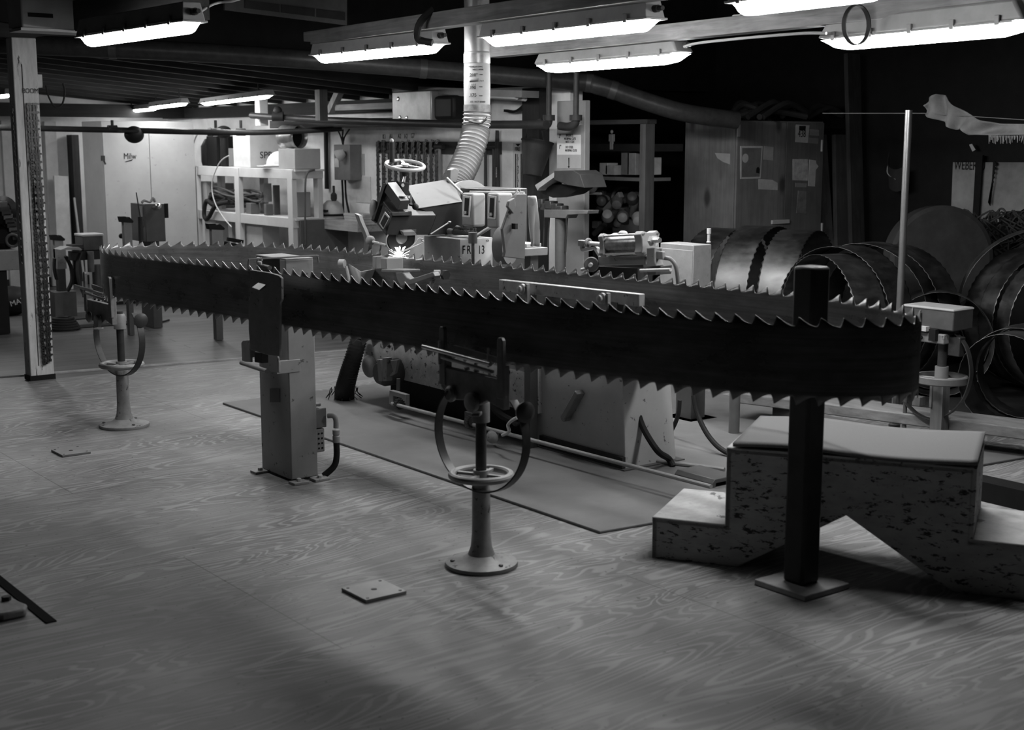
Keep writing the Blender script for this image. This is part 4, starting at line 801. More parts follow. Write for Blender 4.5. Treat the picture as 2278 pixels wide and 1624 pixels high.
# far stand with tray
q = P(222, 722, z=0); t = T('tray_stand', 'dark stand with a grey tray box behind the far left end of the blade', 'stand', q)
f = lambda px, py: P(px, py, x=q.x)
MB().cyl(q, V(q.x, q.y, f(222, 590).z), .045).out('column', DGREY, t); MB().box((q.x-.25, q.y-.12, 0), (q.x+.2, q.y+.2, .03)).out('floor_plate', DGREY, t, bev=.003)
a, c_ = P(184, 526, y=q.y), P(231, 556, y=q.y); MB().box((a.x, q.y, c_.z), (c_.x, q.y+.2, a.z)).out('tray_box', DGREY, t, bev=.008); MB().box((a.x-.005, q.y-.005, a.z-.004), (c_.x+.005, q.y+.2, a.z+.018)).out('tray_lid', LGREY, t, bev=.006)
MB().prism([P(px, py, y=q.y-.1) for px, py in ((135, 556), (184, 556), (176, 550), (150, 550))], (0, .18, .0)).out('shelf_plate', MGREY, t); a, c_ = P(156, 545, y=q.y), P(182, 551, y=q.y); MB().box((a.x, q.y-.05, c_.z), (c_.x, q.y+.1, a.z)).out('block', DARK, t)
MB().strap(cr([P(180, 560, y=q.y-.06), P(172, 590, y=q.y-.06), P(176, 630, y=q.y-.06), P(192, 665, y=q.y-.06), P(210, 685, y=q.y-.06)], 7), V(.0, .06, 0), .008).out('hoop', IRON, t); MB().box(P(160, 560, y=q.y), P(232, 574, y=q.y+.1)).out('cross_bar', DARK, t)
MB().rev([(.03, 0), (.03, .18)], P(203, 605, y=q.y-.02), Z, 14).out('cylinder', GREY, t)
q = P(142, 733, z=0); b = MB()
for k in range(5): b.torus(q+V(.0, 0, .015+.02*k), Z, .13-.012*k, .014, 26, 6)
b.solo('cable_coil', 'small coil of dark cable on the floor by the white timber post', 'cable', RUBBER)
MB().tube(cr([P(270, 722, z=.008), P(310, 720, z=.008), P(350, 718, z=.008), P(376, 712, z=.008)], 6), .009, 8).solo('floor_cable', 'thin dark cable on the planks under the left end of the blade', 'cable', RUBBER)
# white pvc pieces and boards leaning by the cabinet
a = P(143, 640, y=14.9); MB().beam(V(a.x, 14.85, 0), P(135, 392, y=15.15), .16, .03, V(0, -1, 0)).solo('white_board', 'white board leaning on the far wall left of the dark boards', 'board', paint(.55, .7, .25, 6), bev=.003)
a = P(165, 440, y=15.05); c_ = P(178, 545, y=14.8); MB().tube([a, V(c_.x, 14.7, 0)], .012, 6).solo('pale_stick', 'thin pale stick leaning against the dark boards', 'stick', LGREY)
# clutter machine at the left edge
t = T('edge_machine', 'dark cluttered machine at the left edge behind the timber post', 'machine', P(10, 690, z=0)); q = P(10, 690, z=0)
a, c_ = P(-60, 560, y=11.6), P(46, 600, y=11.6); MB().box((a.x, 11.6, c_.z), (c_.x, 12.2, a.z)).out('bench_top', MP, t, bev=.006); MB().box((a.x, 11.65, 0), (c_.x-.1, 12.1, c_.z)).out('bench_base', BLACK, t)
for px, py, r in ((8, 470, .12), (25, 500, .09), (8, 530, .1), (28, 535, .06)): MB().rev([(r, 0), (r, .08), (r*.6, .12)], P(px, py, y=11.8), V(-.4, -1, .2), 22).out('wheel', BLACK, t)
for k in range(9): MB().cbox(P(3+k*4, 455+k*9, y=11.7), (.08, .08, .05)).out('fitting', DARK if k % 3 else IRON, t, bev=.004)
MB().box((a.x, 11.9, a.z), (c_.x-.1, 12.1, P(10, 450, y=11.9).z)).out('housing', BLACK, t); MB().torus(P(28, 535, y=11.65), V(-.4, -1, 0), .05, .012).out('ring', DGREY, t)
q = P(22, 700, z=0); t = T('tool_bag', 'dark bag with pale lettering on the floor at the left edge', 'bag', q); MB().sphere(q+V(0, 0, .13), .2, (1.2, .8, .7)).out('bag', BLACK, t, ang=60)
text('MAXIM', .07, P(24, 682, y=q.y-.2), RY @ Matrix.Rotation(.25, 3, 'Z'), LGREY, t)
# ================================================================ white shelf with its goods
SH = paint(.5, .6, .12, 5)
X0 = 5.95
yA, yB = P(432, 380, x=X0).y, P(643, 380, x=X0).y; zt = P(540, 373, x=X0).z; zm0 = P(540, 476, x=X0).z
xr = P(712, 376, y=yB).x; xr = min(xr, 6.55)
t = T('shelf_unit', 'white painted timber shelf unit loaded with boxes and cables, right of the tall white cabinet', 'shelf', (X0, (yA+yB)/2, 0))
for yy in (yA, (yA+yB)/2+.06, yB):
    MB().box((X0, yy-.045, 0), (X0+.05, yy+.045, zt-.005)).out('post', SH, t, bev=.003); MB().box((xr-.05, yy-.045, 0), (xr, yy+.045, zt-.005)).out('post', SH, t, bev=.003)
for z in (zt, zm0-.0, zm0-.52):
    MB().box((X0+.008, yB-.05, z-.09), (X0+.045, yA+.05, z)).out('front_rail', SH, t, bev=.003); MB().box((X0+.02, yB-.08, z-.02), (xr, yA+.05, z-.002)).out('shelf_board', SH, t); MB().box((X0+.0, yB-.055, z-.085), (xr, yB-.047, z-.015)).out('end_rail', SH, t)
def goods(pl, pc, pr, yt, z, x, name, label, v, cat='box', yc=None, group='boxes on the white shelf', **kw):
    c = P(pc, 400, x=x); d = c.x*math.cos(HEAD)+c.y*math.sin(HEAD); y1 = P(pl, 400, x=x).y; x1 = min(P(pr, 400, y=c.y).x, 6.55); top = P(pc, yt, x=x).z
    return MB().box((x, c.y, z), (x1, y1, top)).solo(name, label, cat, v if not isinstance(v, float) else paint(v, .85, .15, 5), group, bev=.004)
zt2 = zt+.001; zm = zm0+.001; zl = zm0-.519
b1 = goods(521, 558, 640, 300, zt2, 6.0, 'cardboard_box', 'large pale carton with bold dark letters on top of the white shelf', .5)
text('SPR', .09, Vector((P(578, 352, y=P(558, 352, x=6.0).y-.002))), RY, INK, b1); 
goods(510, 520, 545, 330, zt2, 6.22, 'cardboard_box', 'small carton half hidden left of the large pale carton with bold letters', .35)
goods(621, 657, 714, 331, zt2, 5.98, 'cardboard_box', 'grey carton under the foil duct piece at the right end of the shelf top', .32)
q = P(604, 368, x=5.99); t = T('hard_hat', 'white hard hat on the shelf top between two cartons', 'hard hat', q); q = V(6.08, q.y, zt2)
b = MB(); n = 10; b.rev([(.128*math.cos(k/n*math.pi/2)+1e-4, .03+.13*math.sin(k/n*math.pi/2)) for k in range(n+1)], q, Z, 26); b.out('shell', paint(.72, .4, .08), t, ang=60)
b = MB().rev([(.125, .02), (.15, .022), (.15, .03), (.125, .035)], q, Z, 26).cbox(q+V(-.11, .05, .022), (.14, .14, .008)); b.out('brim', paint(.72, .4, .08), t)
q = P(668, 331, x=6.05); t = T('foil_duct', 'shiny foil duct elbow lying on the grey carton', 'duct piece', q); z0 = P(657, 331, x=5.98).z+.002
cq = V(6.12, P(655, 331, x=6.1).y, z0+.105); b = MB().rev([(.105, -.15), (.1, -.1), (.105, -.05), (.1, 0), (.105, .05)], cq, V(.35, -1, 0), 26, cap=False); b.out('tube', paint(.5, .3, .3, 30, .8), t, solid=.004, ang=60); MB().rev([(.1, 0), (.1, .002)], cq+V(.35, -1, 0).normalized()*-.02, V(.35, -1, 0), 26).out('dark_inside', BLACK, t)
# dark machine at the left of the shelf top
q = V(6.2, P(470, 370, x=6.2).y, zt2); t = T('gas_can', 'dark jug and tools crowded at the left end of the shelf top', 'jug', q)
MB().rev([(.09, 0), (.1, .04), (.1, .2), (.06, .27), (.03, .28), (.03, .32)], q, Z, 22).out('jug', DARK, t); MB().tube(cr([q+V(0, 0, .3), q+V(-.05, .05, .36), q+V(-.1, .12, .3), q+V(-.12, .18, .18)], 6), .007, 8).out('spout_tube', LGREY, t); MB().sphere(q+V(0, 0, .36), .03).out('cap', LGREY, t)
MB().box((q.x-.1, q.y-.35, zt2), (q.x+.25, q.y-.12, zt2+.3)).solo('dark_crate', 'dark crate between the jug and the cartons on the shelf top', 'crate', BLACK, bev=.004)
MB().sphere((6.1, P(498, 300, x=6.1).y, zt2+.34), .08, (1, 1, .8)).cyl((6.1, P(498, 300, x=6.1).y, zt2), (6.1, P(498, 300, x=6.1).y, zt2+.3), .04).solo('dark_bundle', 'dark rounded bundle on the shelf top above the crate', 'bundle', BLACK, ang=60)
# middle shelf
goods(443, 458, 476, 404, zm, 6.03, 'cardboard_box', 'slim pale carton at the left end of the middle shelf', .45)
goods(458, 490, 520, 408, zm, 6.25, 'cardboard_box', 'grey carton behind the cables on the middle shelf', .18)
goods(545, 556, 576, 452, zm, 6.0, 'cardboard_box', 'low dark box under the cables in the right bay of the middle shelf', .12)
goods(585, 590, 606, 454, zm, 6.0, 'cardboard_box', 'small dark box right of the low dark box on the middle shelf', .1)
goods(584, 586, 604, 408, zm+.115, 6.1, 'cardboard_box', 'small pale packet standing on the small dark box', .3)
goods(606, 609, 622, 412, zm, 6.12, 'cardboard_box', 'dark upright box behind the right post of the middle shelf', .08)
goods(652, 660, 690, 428, zm+.0, 6.1, 'cardboard_box', 'tilted carton at the open right end of the middle shelf', .3)
for j, (px0, px1, v, lab) in enumerate(((462, 575, .03, 'tangle of black cable across the middle shelf'), (470, 585, .12, 'tangle of grey cable lying over the black one on the middle shelf'))):
    pts = []; rnd = random.Random(j+3)
    for k in range(26):
        px = px0+(px1-px0)*(.5+.5*math.sin(k*1.3+j)); q = P(px, 440, x=6.04+.06*rnd.random()); pts.append(V(q.x, q.y, zm+.05+.13*rnd.random()+.06*j))
    MB().tube(cr(pts, 6), .013 if j == 0 else .01, 7).solo('cable_tangle', lab, 'cable', paint(v, .5, .3))
y_ = P(462, 480, x=5.93).y
MB().tube(cr([V(6.02, y_-.25, zm+.12), V(5.96, y_-.1, zm+.06), V(5.925, y_, zm+.1), V(5.92, y_+.06, zm-.02), V(5.92, y_+.03, zm-.08), V(5.92, y_-.05, zm-.06), V(5.93, y_-.2, zm+.06), V(6.0, y_-.35, zm+.1)], 8), .022, 9).solo('thick_hose', 'thick black hose looping over the front of the middle shelf', 'hose', RUBBER)
MB().tube(cr([P(509, 346, x=5.9), P(490, 360, x=5.9), P(474, 395, x=5.9), P(472, 425, x=5.9), P(480, 455, x=5.9), P(498, 485, x=5.9), P(515, 505, x=5.9)], 8), .006, 7).solo('pale_cable', 'thin pale cord hanging down over the front of the white shelf', 'cord', LGREY)
# bottom shelf
goods(452, 478, 505, 484, zl, 6.02, 'cardboard_box', 'pale printed carton at the left of the bottom shelf', .5)
goods(505, 512, 520, 490, zl, 6.02, 'cardboard_box', 'carton squeezed beside the middle post of the bottom shelf', .35)
goods(541, 580, 618, 487, zl, 6.02, 'cardboard_box', 'worn carton with a dark side in the right bay of the bottom shelf', .45)
q = P(668, 500, x=6.0); MB().box((6.0, q.y, 0), (6.5, yB-.07, P(668, 490, x=6.0).z)).solo('dark_carton', 'dark carton with pale print standing right of the white shelf', 'box', paint(.08, .8, .2), bev=.004)
MB().tube(cr([P(700, 378, y=yB-.1), P(684, 385, y=yB-.1), P(679, 420, y=yB-.1), P(679, 545, y=yB-.1)], 6), .009, 8).solo('drop_cable', 'dark cord dropping straight down at the right end of the white shelf', 'cord', DGREY)
# white down pipe and timbers under the ceiling
a, c_ = P(588, 280, y=11.9), P(588, 216, y=11.9); MB().box((a.x-.045, 11.9, a.z), (a.x+.045, 12.0, c_.z)).solo('white_drop', 'short white square drop pipe hanging above the hard hat', 'pipe', WHITE, bev=.006)
a, c_ = P(712, 268, y=10.3), P(728, 195, y=10.3); MB().box((a.x, 10.3, a.z), (c_.x, 10.38, SOF(a.x)-.002)).solo('hanger_timber', 'upright dark timber hanger left of the wall heater', 'timber', wood(.12, 'z'))
a, c_ = P(745, 246, x=6.2), P(872, 236, x=6.2); MB().box((6.2, c_.y, a.z), (6.35, a.y, a.z+.05)).solo('stored_timber', 'pale plank stored on the overhead beam left of the wall heater', 'timber', wood(.35, 'y'))
a, c_ = P(600, 282, x=6.3), P(872, 262, x=6.3); MB().box((6.3, c_.y, P(700, 284, x=6.3).z), (6.5, a.y, P(700, 266, x=6.3).z)).solo('overhead_beam', 'long dark timber beam along the wall below the stored plank', 'beam', wood(.05, 'y'))
MB().beam(P(735, 248, x=6.2), P(757, 200, x=6.2), .06, .06).solo('brace_timber', 'short slanting brace beside the timber hanger', 'timber', wood(.3, 'z'))
# ================================================================ wall of tools
XW = 6.6
def onwall(px, py, dx=0): return P(px, py, x=XW-dx)
# heater hanging on the wall
mn = onwall(872, 272, .45); mx = onwall(1005, 205, .45)
y1, y0 = onwall(872, 240, .45).y, onwall(1003, 240, .45).y
t = T('wall_heater', 'dented metal fan heater hanging high on the wall left of the silver duct', 'heater', (6.3, (y0+y1)/2, mn.z))
yc = onwall(928, 240, .45).y
b = MB().box((6.15, yc-.2, mn.z), (6.5, y1, onwall(900, 203, .45).z)); b.out('case', paint(.28, .4, .4, 5, .5), t, bev=.01)
b = MB().box((6.17, y0, mn.z+.01), (6.5, yc-.2, onwall(900, 216, .45).z)); b.out('dark_hood', BLACK, t, bev=.03)
for px, py in ((886, 220), (890, 262), (905, 263)): MB().sphere(P(px, py, x=6.15), .02, (.3, 1, 1)).out('boss', BRIGHT, t)
a, c_ = onwall(890, 203, .3), onwall(1180, 216, .3)
t = T('strip_fixture', 'unlit strip light fixture above the wall heater', 'light', a); a = a+V(0, 0, .02); c_ = c_+V(0, 0, .02); MB().beam(a, c_, .16, .05).out('tray', GREY, t); MB().cyl(a+V(-.05, -.2, -.02), c_+V(-.05, .1, -.02), .018).out('tube', LGREY, t); MB().cyl(a+V(.03, -.2, -.03), c_+V(.03, .1, -.03), .018).out('tube', LGREY, t)
# chains on the wall
q0, q1 = onwall(836, 313, .03), onwall(1110, 318, .03)
t = T('peg_rail', 'dark timber peg rail on the wall carrying chains and hammers', 'rail', (XW-.02, (q0.y+q1.y)/2, q1.z)); MB().box((XW-.025, q1.y, q1.z-.09), (XW, q0.y, q1.z+.01)).out('board', wood(.05, 'y'), t)
wall_lbl = ((851, 306, 'K1'), (866, 305, 'A1'), (885, 305, 'A2'), (899, 305, 'H2'), (914, 304, 'G7'))
tw = T('wall_lettering', 'row of stencilled marks painted on the wall above the hanging chains', 'lettering', onwall(880, 305))
for px, py, s_ in wall_lbl: text(s_, .058, onwall(px, py+3, .003), RX, paint(.1, .8, .2), tw, name='mark', sx=.8)
CHW = paint(.07, .35, .6, 50, .6)
base = None
rnd = random.Random(5)
for k in range(22):
    q = onwall(838+k*6.6, 318, .045); L = 1.0 if k < 20 else .8; L = rnd.uniform(.62, .8) if k > 1 else .75
    if base is None or k % 6 == 0:
        b = chain_mesh(.75, .022, 20+k, .026); b.v = [Matrix.Rotation(-math.pi/2, 3, 'Z') @ p+q for p in b.v]; o = b.solo('hanging_chain', 'saw chain hanging in the dense row on the peg rail behind the handwheel', 'chain', CHW, 'saw chains on the wall rail'); base = o; z0 = o.location.z
    else:
        o = base.copy(); C.objects.link(o); o.location = (q.x-(.012 if k % 2 else 0), q.y, z0+rnd.uniform(-.01, .02))
# hammers on the rail
for k, (px, L, lab) in enumerate(((978, .42, 'hammer hanging on the peg rail nearest the row of chains'), (1046, .3, 'short hammer hanging on the peg rail behind the flexible duct'), (1080, .36, 'slim hammer on the peg rail just right of the flexible duct'), (1098, .62, 'long handled hammer at the right end of the peg rail'))):
    q = onwall(px, 326, .05); t = T('hammer', lab, 'hammer', q, 'hammers on the peg rail'); MB().cyl(q, q-V(0, 0, L), .012, .015).out('handle', wood(.25 if k == 0 else .05, 'z'), t); MB().cyl(q+V(0, .06, .0), q+V(0, -.06, .0), .022).out('head', DARK, t)
# power switch box
q0, q1 = onwall(746, 400, .12), onwall(780, 322, .12)
t = T('switch_box', 'grey power box with a small lamp on the wall right of the white shelf', 'switch box', (XW-.06, q0.y, q0.z)); MB().box((XW-.13, onwall(780, 360, .12).y, q0.z), (XW, q0.y, q1.z)).out('case', GREY, t, bev=.005)
q = P(752, 346, x=XW-.2); MB().rev([(.03, 0), (.055, .06), (.055, .08), (.04, .085)], q+V(.05, -.03, .03), (-.7, .5, -.5), 20).out('lamp_head', LGREY, t)
MB().box((XW-.135, q0.y-.09, P(750, 372, x=XW-.13).z), (XW-.13, q0.y-.02, P(750, 352, x=XW-.13).z)).out('label', PAPER, t)
for dx in (-12, 0, 14): MB().tube(cr([P(763, 322, x=XW-.06), P(762+dx*.3, 305, x=XW-.06), P(763+dx, 288, x=XW-.06)], 5), .008, 6).out('conduit', DARK, t)
for dx in (-3, 4): MB().tube(cr([P(764+dx, 400, x=XW-.08), P(766+dx, 440, x=XW-.06), P(770+dx*2, 480, x=XW-.05)], 5), .01, 6).out('cable', RUBBER, t)
MB().tube([P(725, 290, x=XW-.03), P(727, 420, x=XW-.03)], .022, 8).solo('wall_conduit', 'black conduit running down the wall beside the white shelf end', 'conduit', RUBBER)
for k, (pl, pr, yt, yb, lab, v) in enumerate(((783, 812, 342, 390, 'pale sheet on the wall above the papers beside the chains', .4), (792, 826, 392, 452, 'pale papers clipped to the wall left of the hanging chains', .55))):
    a, c_ = onwall(pl, yt), onwall(pr, yb); MB().box((XW-.006, c_.y, c_.z), (XW, a.y, a.z)).solo('wall_paper', lab, 'paper', paint(v, .8, .2))
MB().box((XW-.35, onwall(870, 500).y, P(830, 520, x=XW-.35).z), (XW, onwall(752, 500).y, P(830, 498, x=XW-.35).z)).solo('wall_bench', 'pale timber bench along the wall behind the grinding head', 'bench', wood(.35, 'y'))
for j, py in enumerate((478, 484, 490, 496)):
    q = P(792, py, x=XW-.3); MB().cbox((q.x+.05, q.y, q.z), (.16, .34-.02*j, .022)).solo('slat', ['topmost', 'second', 'third', 'lowest'][j]+' pale slat of the little stack on the wall bench', 'slat', wood(.4, 'y'), 'slats stacked on the wall bench')
q = P(740, 500, x=XW-.2); t = T('welding_tank', 'pale upright tank with a dark strap right of the white shelf', 'tank', (q.x, q.y, 0)); MB().rev([(.105, 0), (.105, .95), (.09, 1.02), (.05, 1.06)], (q.x, q.y, 0), Z, 24).out('shell', paint(.5, .5, .2), t); MB().torus((q.x, q.y, .93), Z, .116, .01).out('strap', BLACK, t); MB().cbox((q.x-.11, q.y-.05, .97), (.02, .1, .02)).out('slot', BLACK, t)
MB().rev([(.02, 0), (.03, .02), (.03, .06), (.012, .08), (.012, .14)], (q.x-.05, q.y-.12, 1.06), Z, 12).out('regulator', DARK, t)
# extinguisher arrow sign, bucket and column with notices
a, c_ = onwall(1143, 318), onwall(1161, 425)
t = T('arrow_sign', 'tall white arrow sign reading FIRE EXTINGUISHER beside the bucket', 'sign', (XW-.01, a.y, c_.z)); MB().box((XW-.008, c_.y, c_.z), (XW, a.y, a.z)).out('board', paint(.55, .7, .15), t)
text('FIRE', .045, onwall(1145, 336, .01), RX, INK, t, sx=.85)
for k, ch in enumerate('EXTINGUISHER'): text(ch, .03, onwall(1150, 349+k*6.2, .01), RX, INK, t)
MB().prism([onwall(1146, 320, .01), onwall(1158, 320, .01), onwall(1152, 326, .01)], (.001, 0, 0)).prism([onwall(1146, 342, .01), onwall(1148, 342, .01), onwall(1148, 424, .01), onwall(1146, 424, .01)], (.001, 0, 0)).prism([onwall(1158, 342, .01), onwall(1160, 342, .01), onwall(1160, 424, .01), onwall(1158, 424, .01)], (.001, 0, 0)).out('print', INK, t)
a = onwall(1106, 300, .05); t = T('torque_wrench', 'long dark wrench hanging on the wall left of the arrow sign', 'wrench', a); MB().tube([onwall(1106, 290, .05), onwall(1106, 350, .05), onwall(1106, 425, .05)], [.014, .022, .026], 10).out('body', DARK, t); text('NORBAR', .02, onwall(1103, 372, .08), RX @ Matrix.Rotation(-math.pi/2, 3, 'Z'), LGREY, t)
q = onwall(1190, 352, .2); t = T('fire_bucket', 'dark bucket hanging on the wall beside the arrow sign', 'bucket', q-V(0, 0, .13)); MB().rev([(.07, -.13), (.12, .12), (.125, .12), (.125, .13), (.11, .13), (.105, .1)], q, V(.2, .0, 1), 26).out('pail', DARK, t); MB().tube(cr([q+V(0, .11, .13), q+V(0, .08, .24), q+V(0, -.06, .24), q+V(0, -.11, .12)], 6), .006, 6).out('bail', DARK, t)
yc0, yc1 = onwall(1238, 400, .25).y, onwall(1300, 400, .25).y
t = T('notice_column', 'pale painted column with a handwritten notice and a line drawing', 'column', (XW-.25, yc1, 0)); MB().box((XW-.25, yc1, 0), (XW-.2, yc0, P(1270, 224, x=XW-.25).z)).out('column', paint(.22, .7, .15, 5), t, bev=.005)
xs_ = XW-.254
MB().prism([P(a, c, x=xs_) for a, c in ((1239, 300), (1292, 300), (1292, 344), (1239, 344))], (.003, 0, 0)).out('notice', paint(.52, .8, .1), t); MB().prism([P(a, c, x=xs_) for a, c in ((1239, 344), (1293, 344), (1293, 375), (1239, 375))], (.003, 0, 0)).out('drawing', paint(.3, .8, .1), t)
for s_, px, py, z in (('2"', 1243, 307, .03), ('INSERTS', 1259, 304, .022), ('NORMAL CUTS', 1255, 311, .019), ('NOT 1 CUT', 1258, 318, .019), ('1"', 1243, 331, .032), ('DO STEEL', 1258, 330, .02), ('NORMAL CUTS', 1257, 337, .019)): text(s_, z*1.25, P(px, py, x=xs_-.002), RX, INK, t, sx=.8)
MB().prism([P(a, c, x=xs_-.002) for a, c in ((1264.2, 351), (1266.4, 351), (1266, 370), (1268, 370), (1265, 374), (1262.5, 370), (1264.5, 370))], (.001, 0, 0)).out('arrow', INK, t)
for pts, lab in (([P(1222, 124, x=6.25), P(1221, 262, x=6.25), P(1218, 276, x=6.25), P(1206, 281, x=6.25), P(1200, 268, x=6.25)], 'dark vertical pipe with an elbow left of the notice column'), ([P(1283, 124, x=6.25), P(1281, 262, x=6.25), P(1278, 276, x=6.25), P(1264, 282, x=6.25), P(1246, 280, x=6.25)], 'dark vertical pipe with an elbow before the notice column')):
    t = T('drop_pipe', lab, 'pipe', pts[1]); b = MB().tube([pts[0], pts[1]], .02, 12); b.out('pipe', paint(.04, .4, .3), t); MB().tube(cr(pts[1:], 6), [.03]*19, 12).rev([(.045, -.02), (.045, .02)], pts[1], Z, 14).out('elbow', paint(.03, .45, .3), t)
a = onwall(1178, 200, .06); MB().strap(cr([onwall(1125, 246, .06), onwall(1150, 248, .06), onwall(1170, 232, .06), onwall(1178, 212, .06), onwall(1177, 200, .06)], 6), V(.04, 0, 0), .02).solo('black_band', 'curved black band hung high on the wall right of the duct', 'band', BLACK)
MB().box((XW-.1, onwall(1222, 400).y, 0), (XW-.001, onwall(1184, 400).y, 2.0)).solo('dark_stile', 'dark upright timber on the wall left of the notice column', 'timber', wood(.03, 'z'))
# drill press like machine before the column
q = P(1247, 590, x=6.0); t = T('bench_vise_stand', 'vise stand on a round pillar with a dark angular hood above, before the notice column', 'stand', (q.x, q.y, 0))
f = lambda px, py: P(px, py, x=6.0)
MB().cyl((q.x, q.y, 0), f(1247, 480), .038).out('pillar', DGREY, t); MB().prism(*PX([(1210, 466), (1308, 468), (1306, 476), (1262, 478), (1258, 486), (1210, 484)], 5.95, .1)).out('table', paint(.11, .5, .3), t, bev=.004)
for px, py, s_ in ((1206, 452, .08), (1226, 456, .07), (1216, 460, .06), (1240, 460, .06), (1252, 464, .05)): MB().cbox(f(px, py), (.07, s_, s_*.8)).out('vise_jaw', IRON, t, bev=.006)
MB().prism(*PX([(1232, 380), (1276, 379), (1290, 388), (1300, 418), (1262, 412), (1232, 400)], 5.9, .2)).out('hood', DARK, t, bev=.004); MB().prism(*PX([(1190, 412), (1232, 384), (1236, 392), (1200, 418), (1196, 424)], 5.9, .15)).out('hood_flap', MGREY, t); MB().prism(*PX([(1200, 408), (1296, 414), (1270, 432), (1230, 440), (1205, 430)], 5.97, .12)).out('motor', BLACK, t)
for px in (1196, 1212, 1222, 1262): MB().tube([f(px, 484), f(px-4, 560)], .006, 6).out('rod', DARK, t)
# ---- open doorway with cluttered store behind
a, c_ = P(1437, 276, y=7.3), P(1457, 276, y=7.3); MB().box((a.x, 7.3, 0), (c_.x, 7.36, a.z)).solo('door_jamb', 'grey timber jamb between the cluttered store and the dark gap', 'jamb', wood(.06, 'z'))
t = T('store_shelf', 'dim shelf crowded with parts in the store behind the notice column', 'shelf', P(1370, 450, x=7.6)); f = lambda px, py: P(px, py, x=7.6)
a, c_ = f(1300, 392), f(1432, 398); MB().box((7.6, c_.y, c_.z-.02), (7.9, a.y, a.z)).out('shelf_board', MGREY, t); a, c_ = f(1300, 320), f(1440, 326); MB().box((7.6, c_.y, c_.z-.04), (8.0, a.y, a.z)).out('shelf_board', DARK, t)
MB().box((7.6, c_.y, 0), (7.66, c_.y+.06, a.z)).out('post', DGREY, t)
for k, (px, py, w_, h, v) in enumerate(((1330, 385, .1, .1, .7), (1345, 380, .12, .08, .6), (1378, 372, .1, .22, .25), (1392, 378, .1, .18, .4), (1424, 382, .12, .14, .6))):
    q = f(px, 392); MB().cbox((7.72, q.y, q.z+h/2+.01), (.12, w_, h)).solo('store_box', ['pale box at the left of the store shelf', 'second pale box on the store shelf', 'tall dark box in the middle of the store shelf', 'grey box right of the tall dark box on the store shelf', 'pale box at the right end of the store shelf'][k], 'box', paint(v, .7, .3), 'boxes on the dim store shelf', bev=.004)
for k in range(7):
    px, py = 1318+k*17+(k % 2)*4, 410+((k*37) % 75); q = f(px, py); MB().rev([(.05, 0), (.055, .02), (.04, .08), (.02, .09)], q, V(-.6, -.6, .4*(k % 3-1)), 18).solo('machine_part', ['round metal part hanging lowest at the left of the store', 'second round part from the left in the store', 'third round part from the left in the store', 'round part hanging in the middle of the store', 'round part right of the middle of the store', 'sixth round part from the left in the store', 'round part hanging at the right of the store'][k], 'machine part', [MGREY, DGREY, LGREY, GREY][k % 4], 'round parts in the dim store')
MB().cyl(f(1302, 430), f(1337, 431), .012).solo('white_bar', 'short bright bar in the store just right of the notice column', 'bar', WHITE); MB().beam(f(1346, 470), f(1382, 432), .05, .05).solo('slanted_tool', 'slanted grey tool in the store behind the air cylinder', 'tool', MGREY, bev=.006)
q = f(1361, 300); b = MB().sphere(q+V(0, 0, .025), .013, (1, 1, 1.2)); b.cbox(q-V(0, 0, .025), (.02, .035, .06)); b.cbox(q+V(0, .028, -.025), (.012, .012, .06)).cbox(q+V(0, -.028, -.025), (.012, .012, .06)).cbox(q+V(0, .011, -.085), (.014, .016, .07)).cbox(q+V(0, -.011, -.085), (.014, .016, .07)); b.solo('toy_figure', 'tiny pale plain figure standing on the dark upper shelf of the store', 'figure', LGREY, bev=.003)
MB().box((7.5, P(1440, 270, x=7.5).y, P(1400, 276, x=7.5).z), (7.6, P(1300, 270, x=7.5).y, P(1400, 266, x=7.5).z)).solo('store_lintel', 'dim pale timber crossing the top of the cluttered store', 'timber', wood(.16, 'y'))

t = T('store_machine', 'dim dark machine with levers and fittings in the store right of the notice column', 'machine', V(8.1, P(1370, 450, x=8.1).y, 0)); f = lambda px, py, dx=0: P(px, py, x=8.1+dx)
MB().box((8.1, f(1420, 500).y, 0), (8.3, f(1318, 500).y, f(1370, 520).z)).out('stand', DGREY, t, bev=.01); MB().box((8.12, f(1400, 500).y, f(1370, 520).z), (8.3, f(1335, 500).y, f(1370, 415).z)).out('frame', GREY, t, bev=.02)
MB().rev([(.12, 0), (.12, .05), (.09, .06)], f(1395, 510), (-.8, -.5, 0), 26).out('round_guard', GREY, t); MB().torus(f(1385, 440), V(-.8, -.6, 0), .09, .014).out('hand_ring', MGREY, t)
for k, (p_, q_, r) in enumerate((((1330, 470), (1350, 440), .03), ((1350, 455), (1400, 445), .022), ((1372, 500), (1384, 470), .035), ((1405, 480), (1418, 430), .03), ((1322, 520), (1345, 500), .025))): MB().cyl(f(*p_, -.1), f(*q_, -.12), r).out('fitting', (MGREY, GREY, LGREY)[k % 3], t)
for k, (px, py) in enumerate(((1338, 432), (1362, 478), (1388, 490), (1410, 455), (1328, 500), (1350, 525))): MB().cbox(f(px, py, -.06), (.05, .09, .07)).out('small_cover', (GREY, MGREY, DGREY)[k % 3], t, bev=.01)
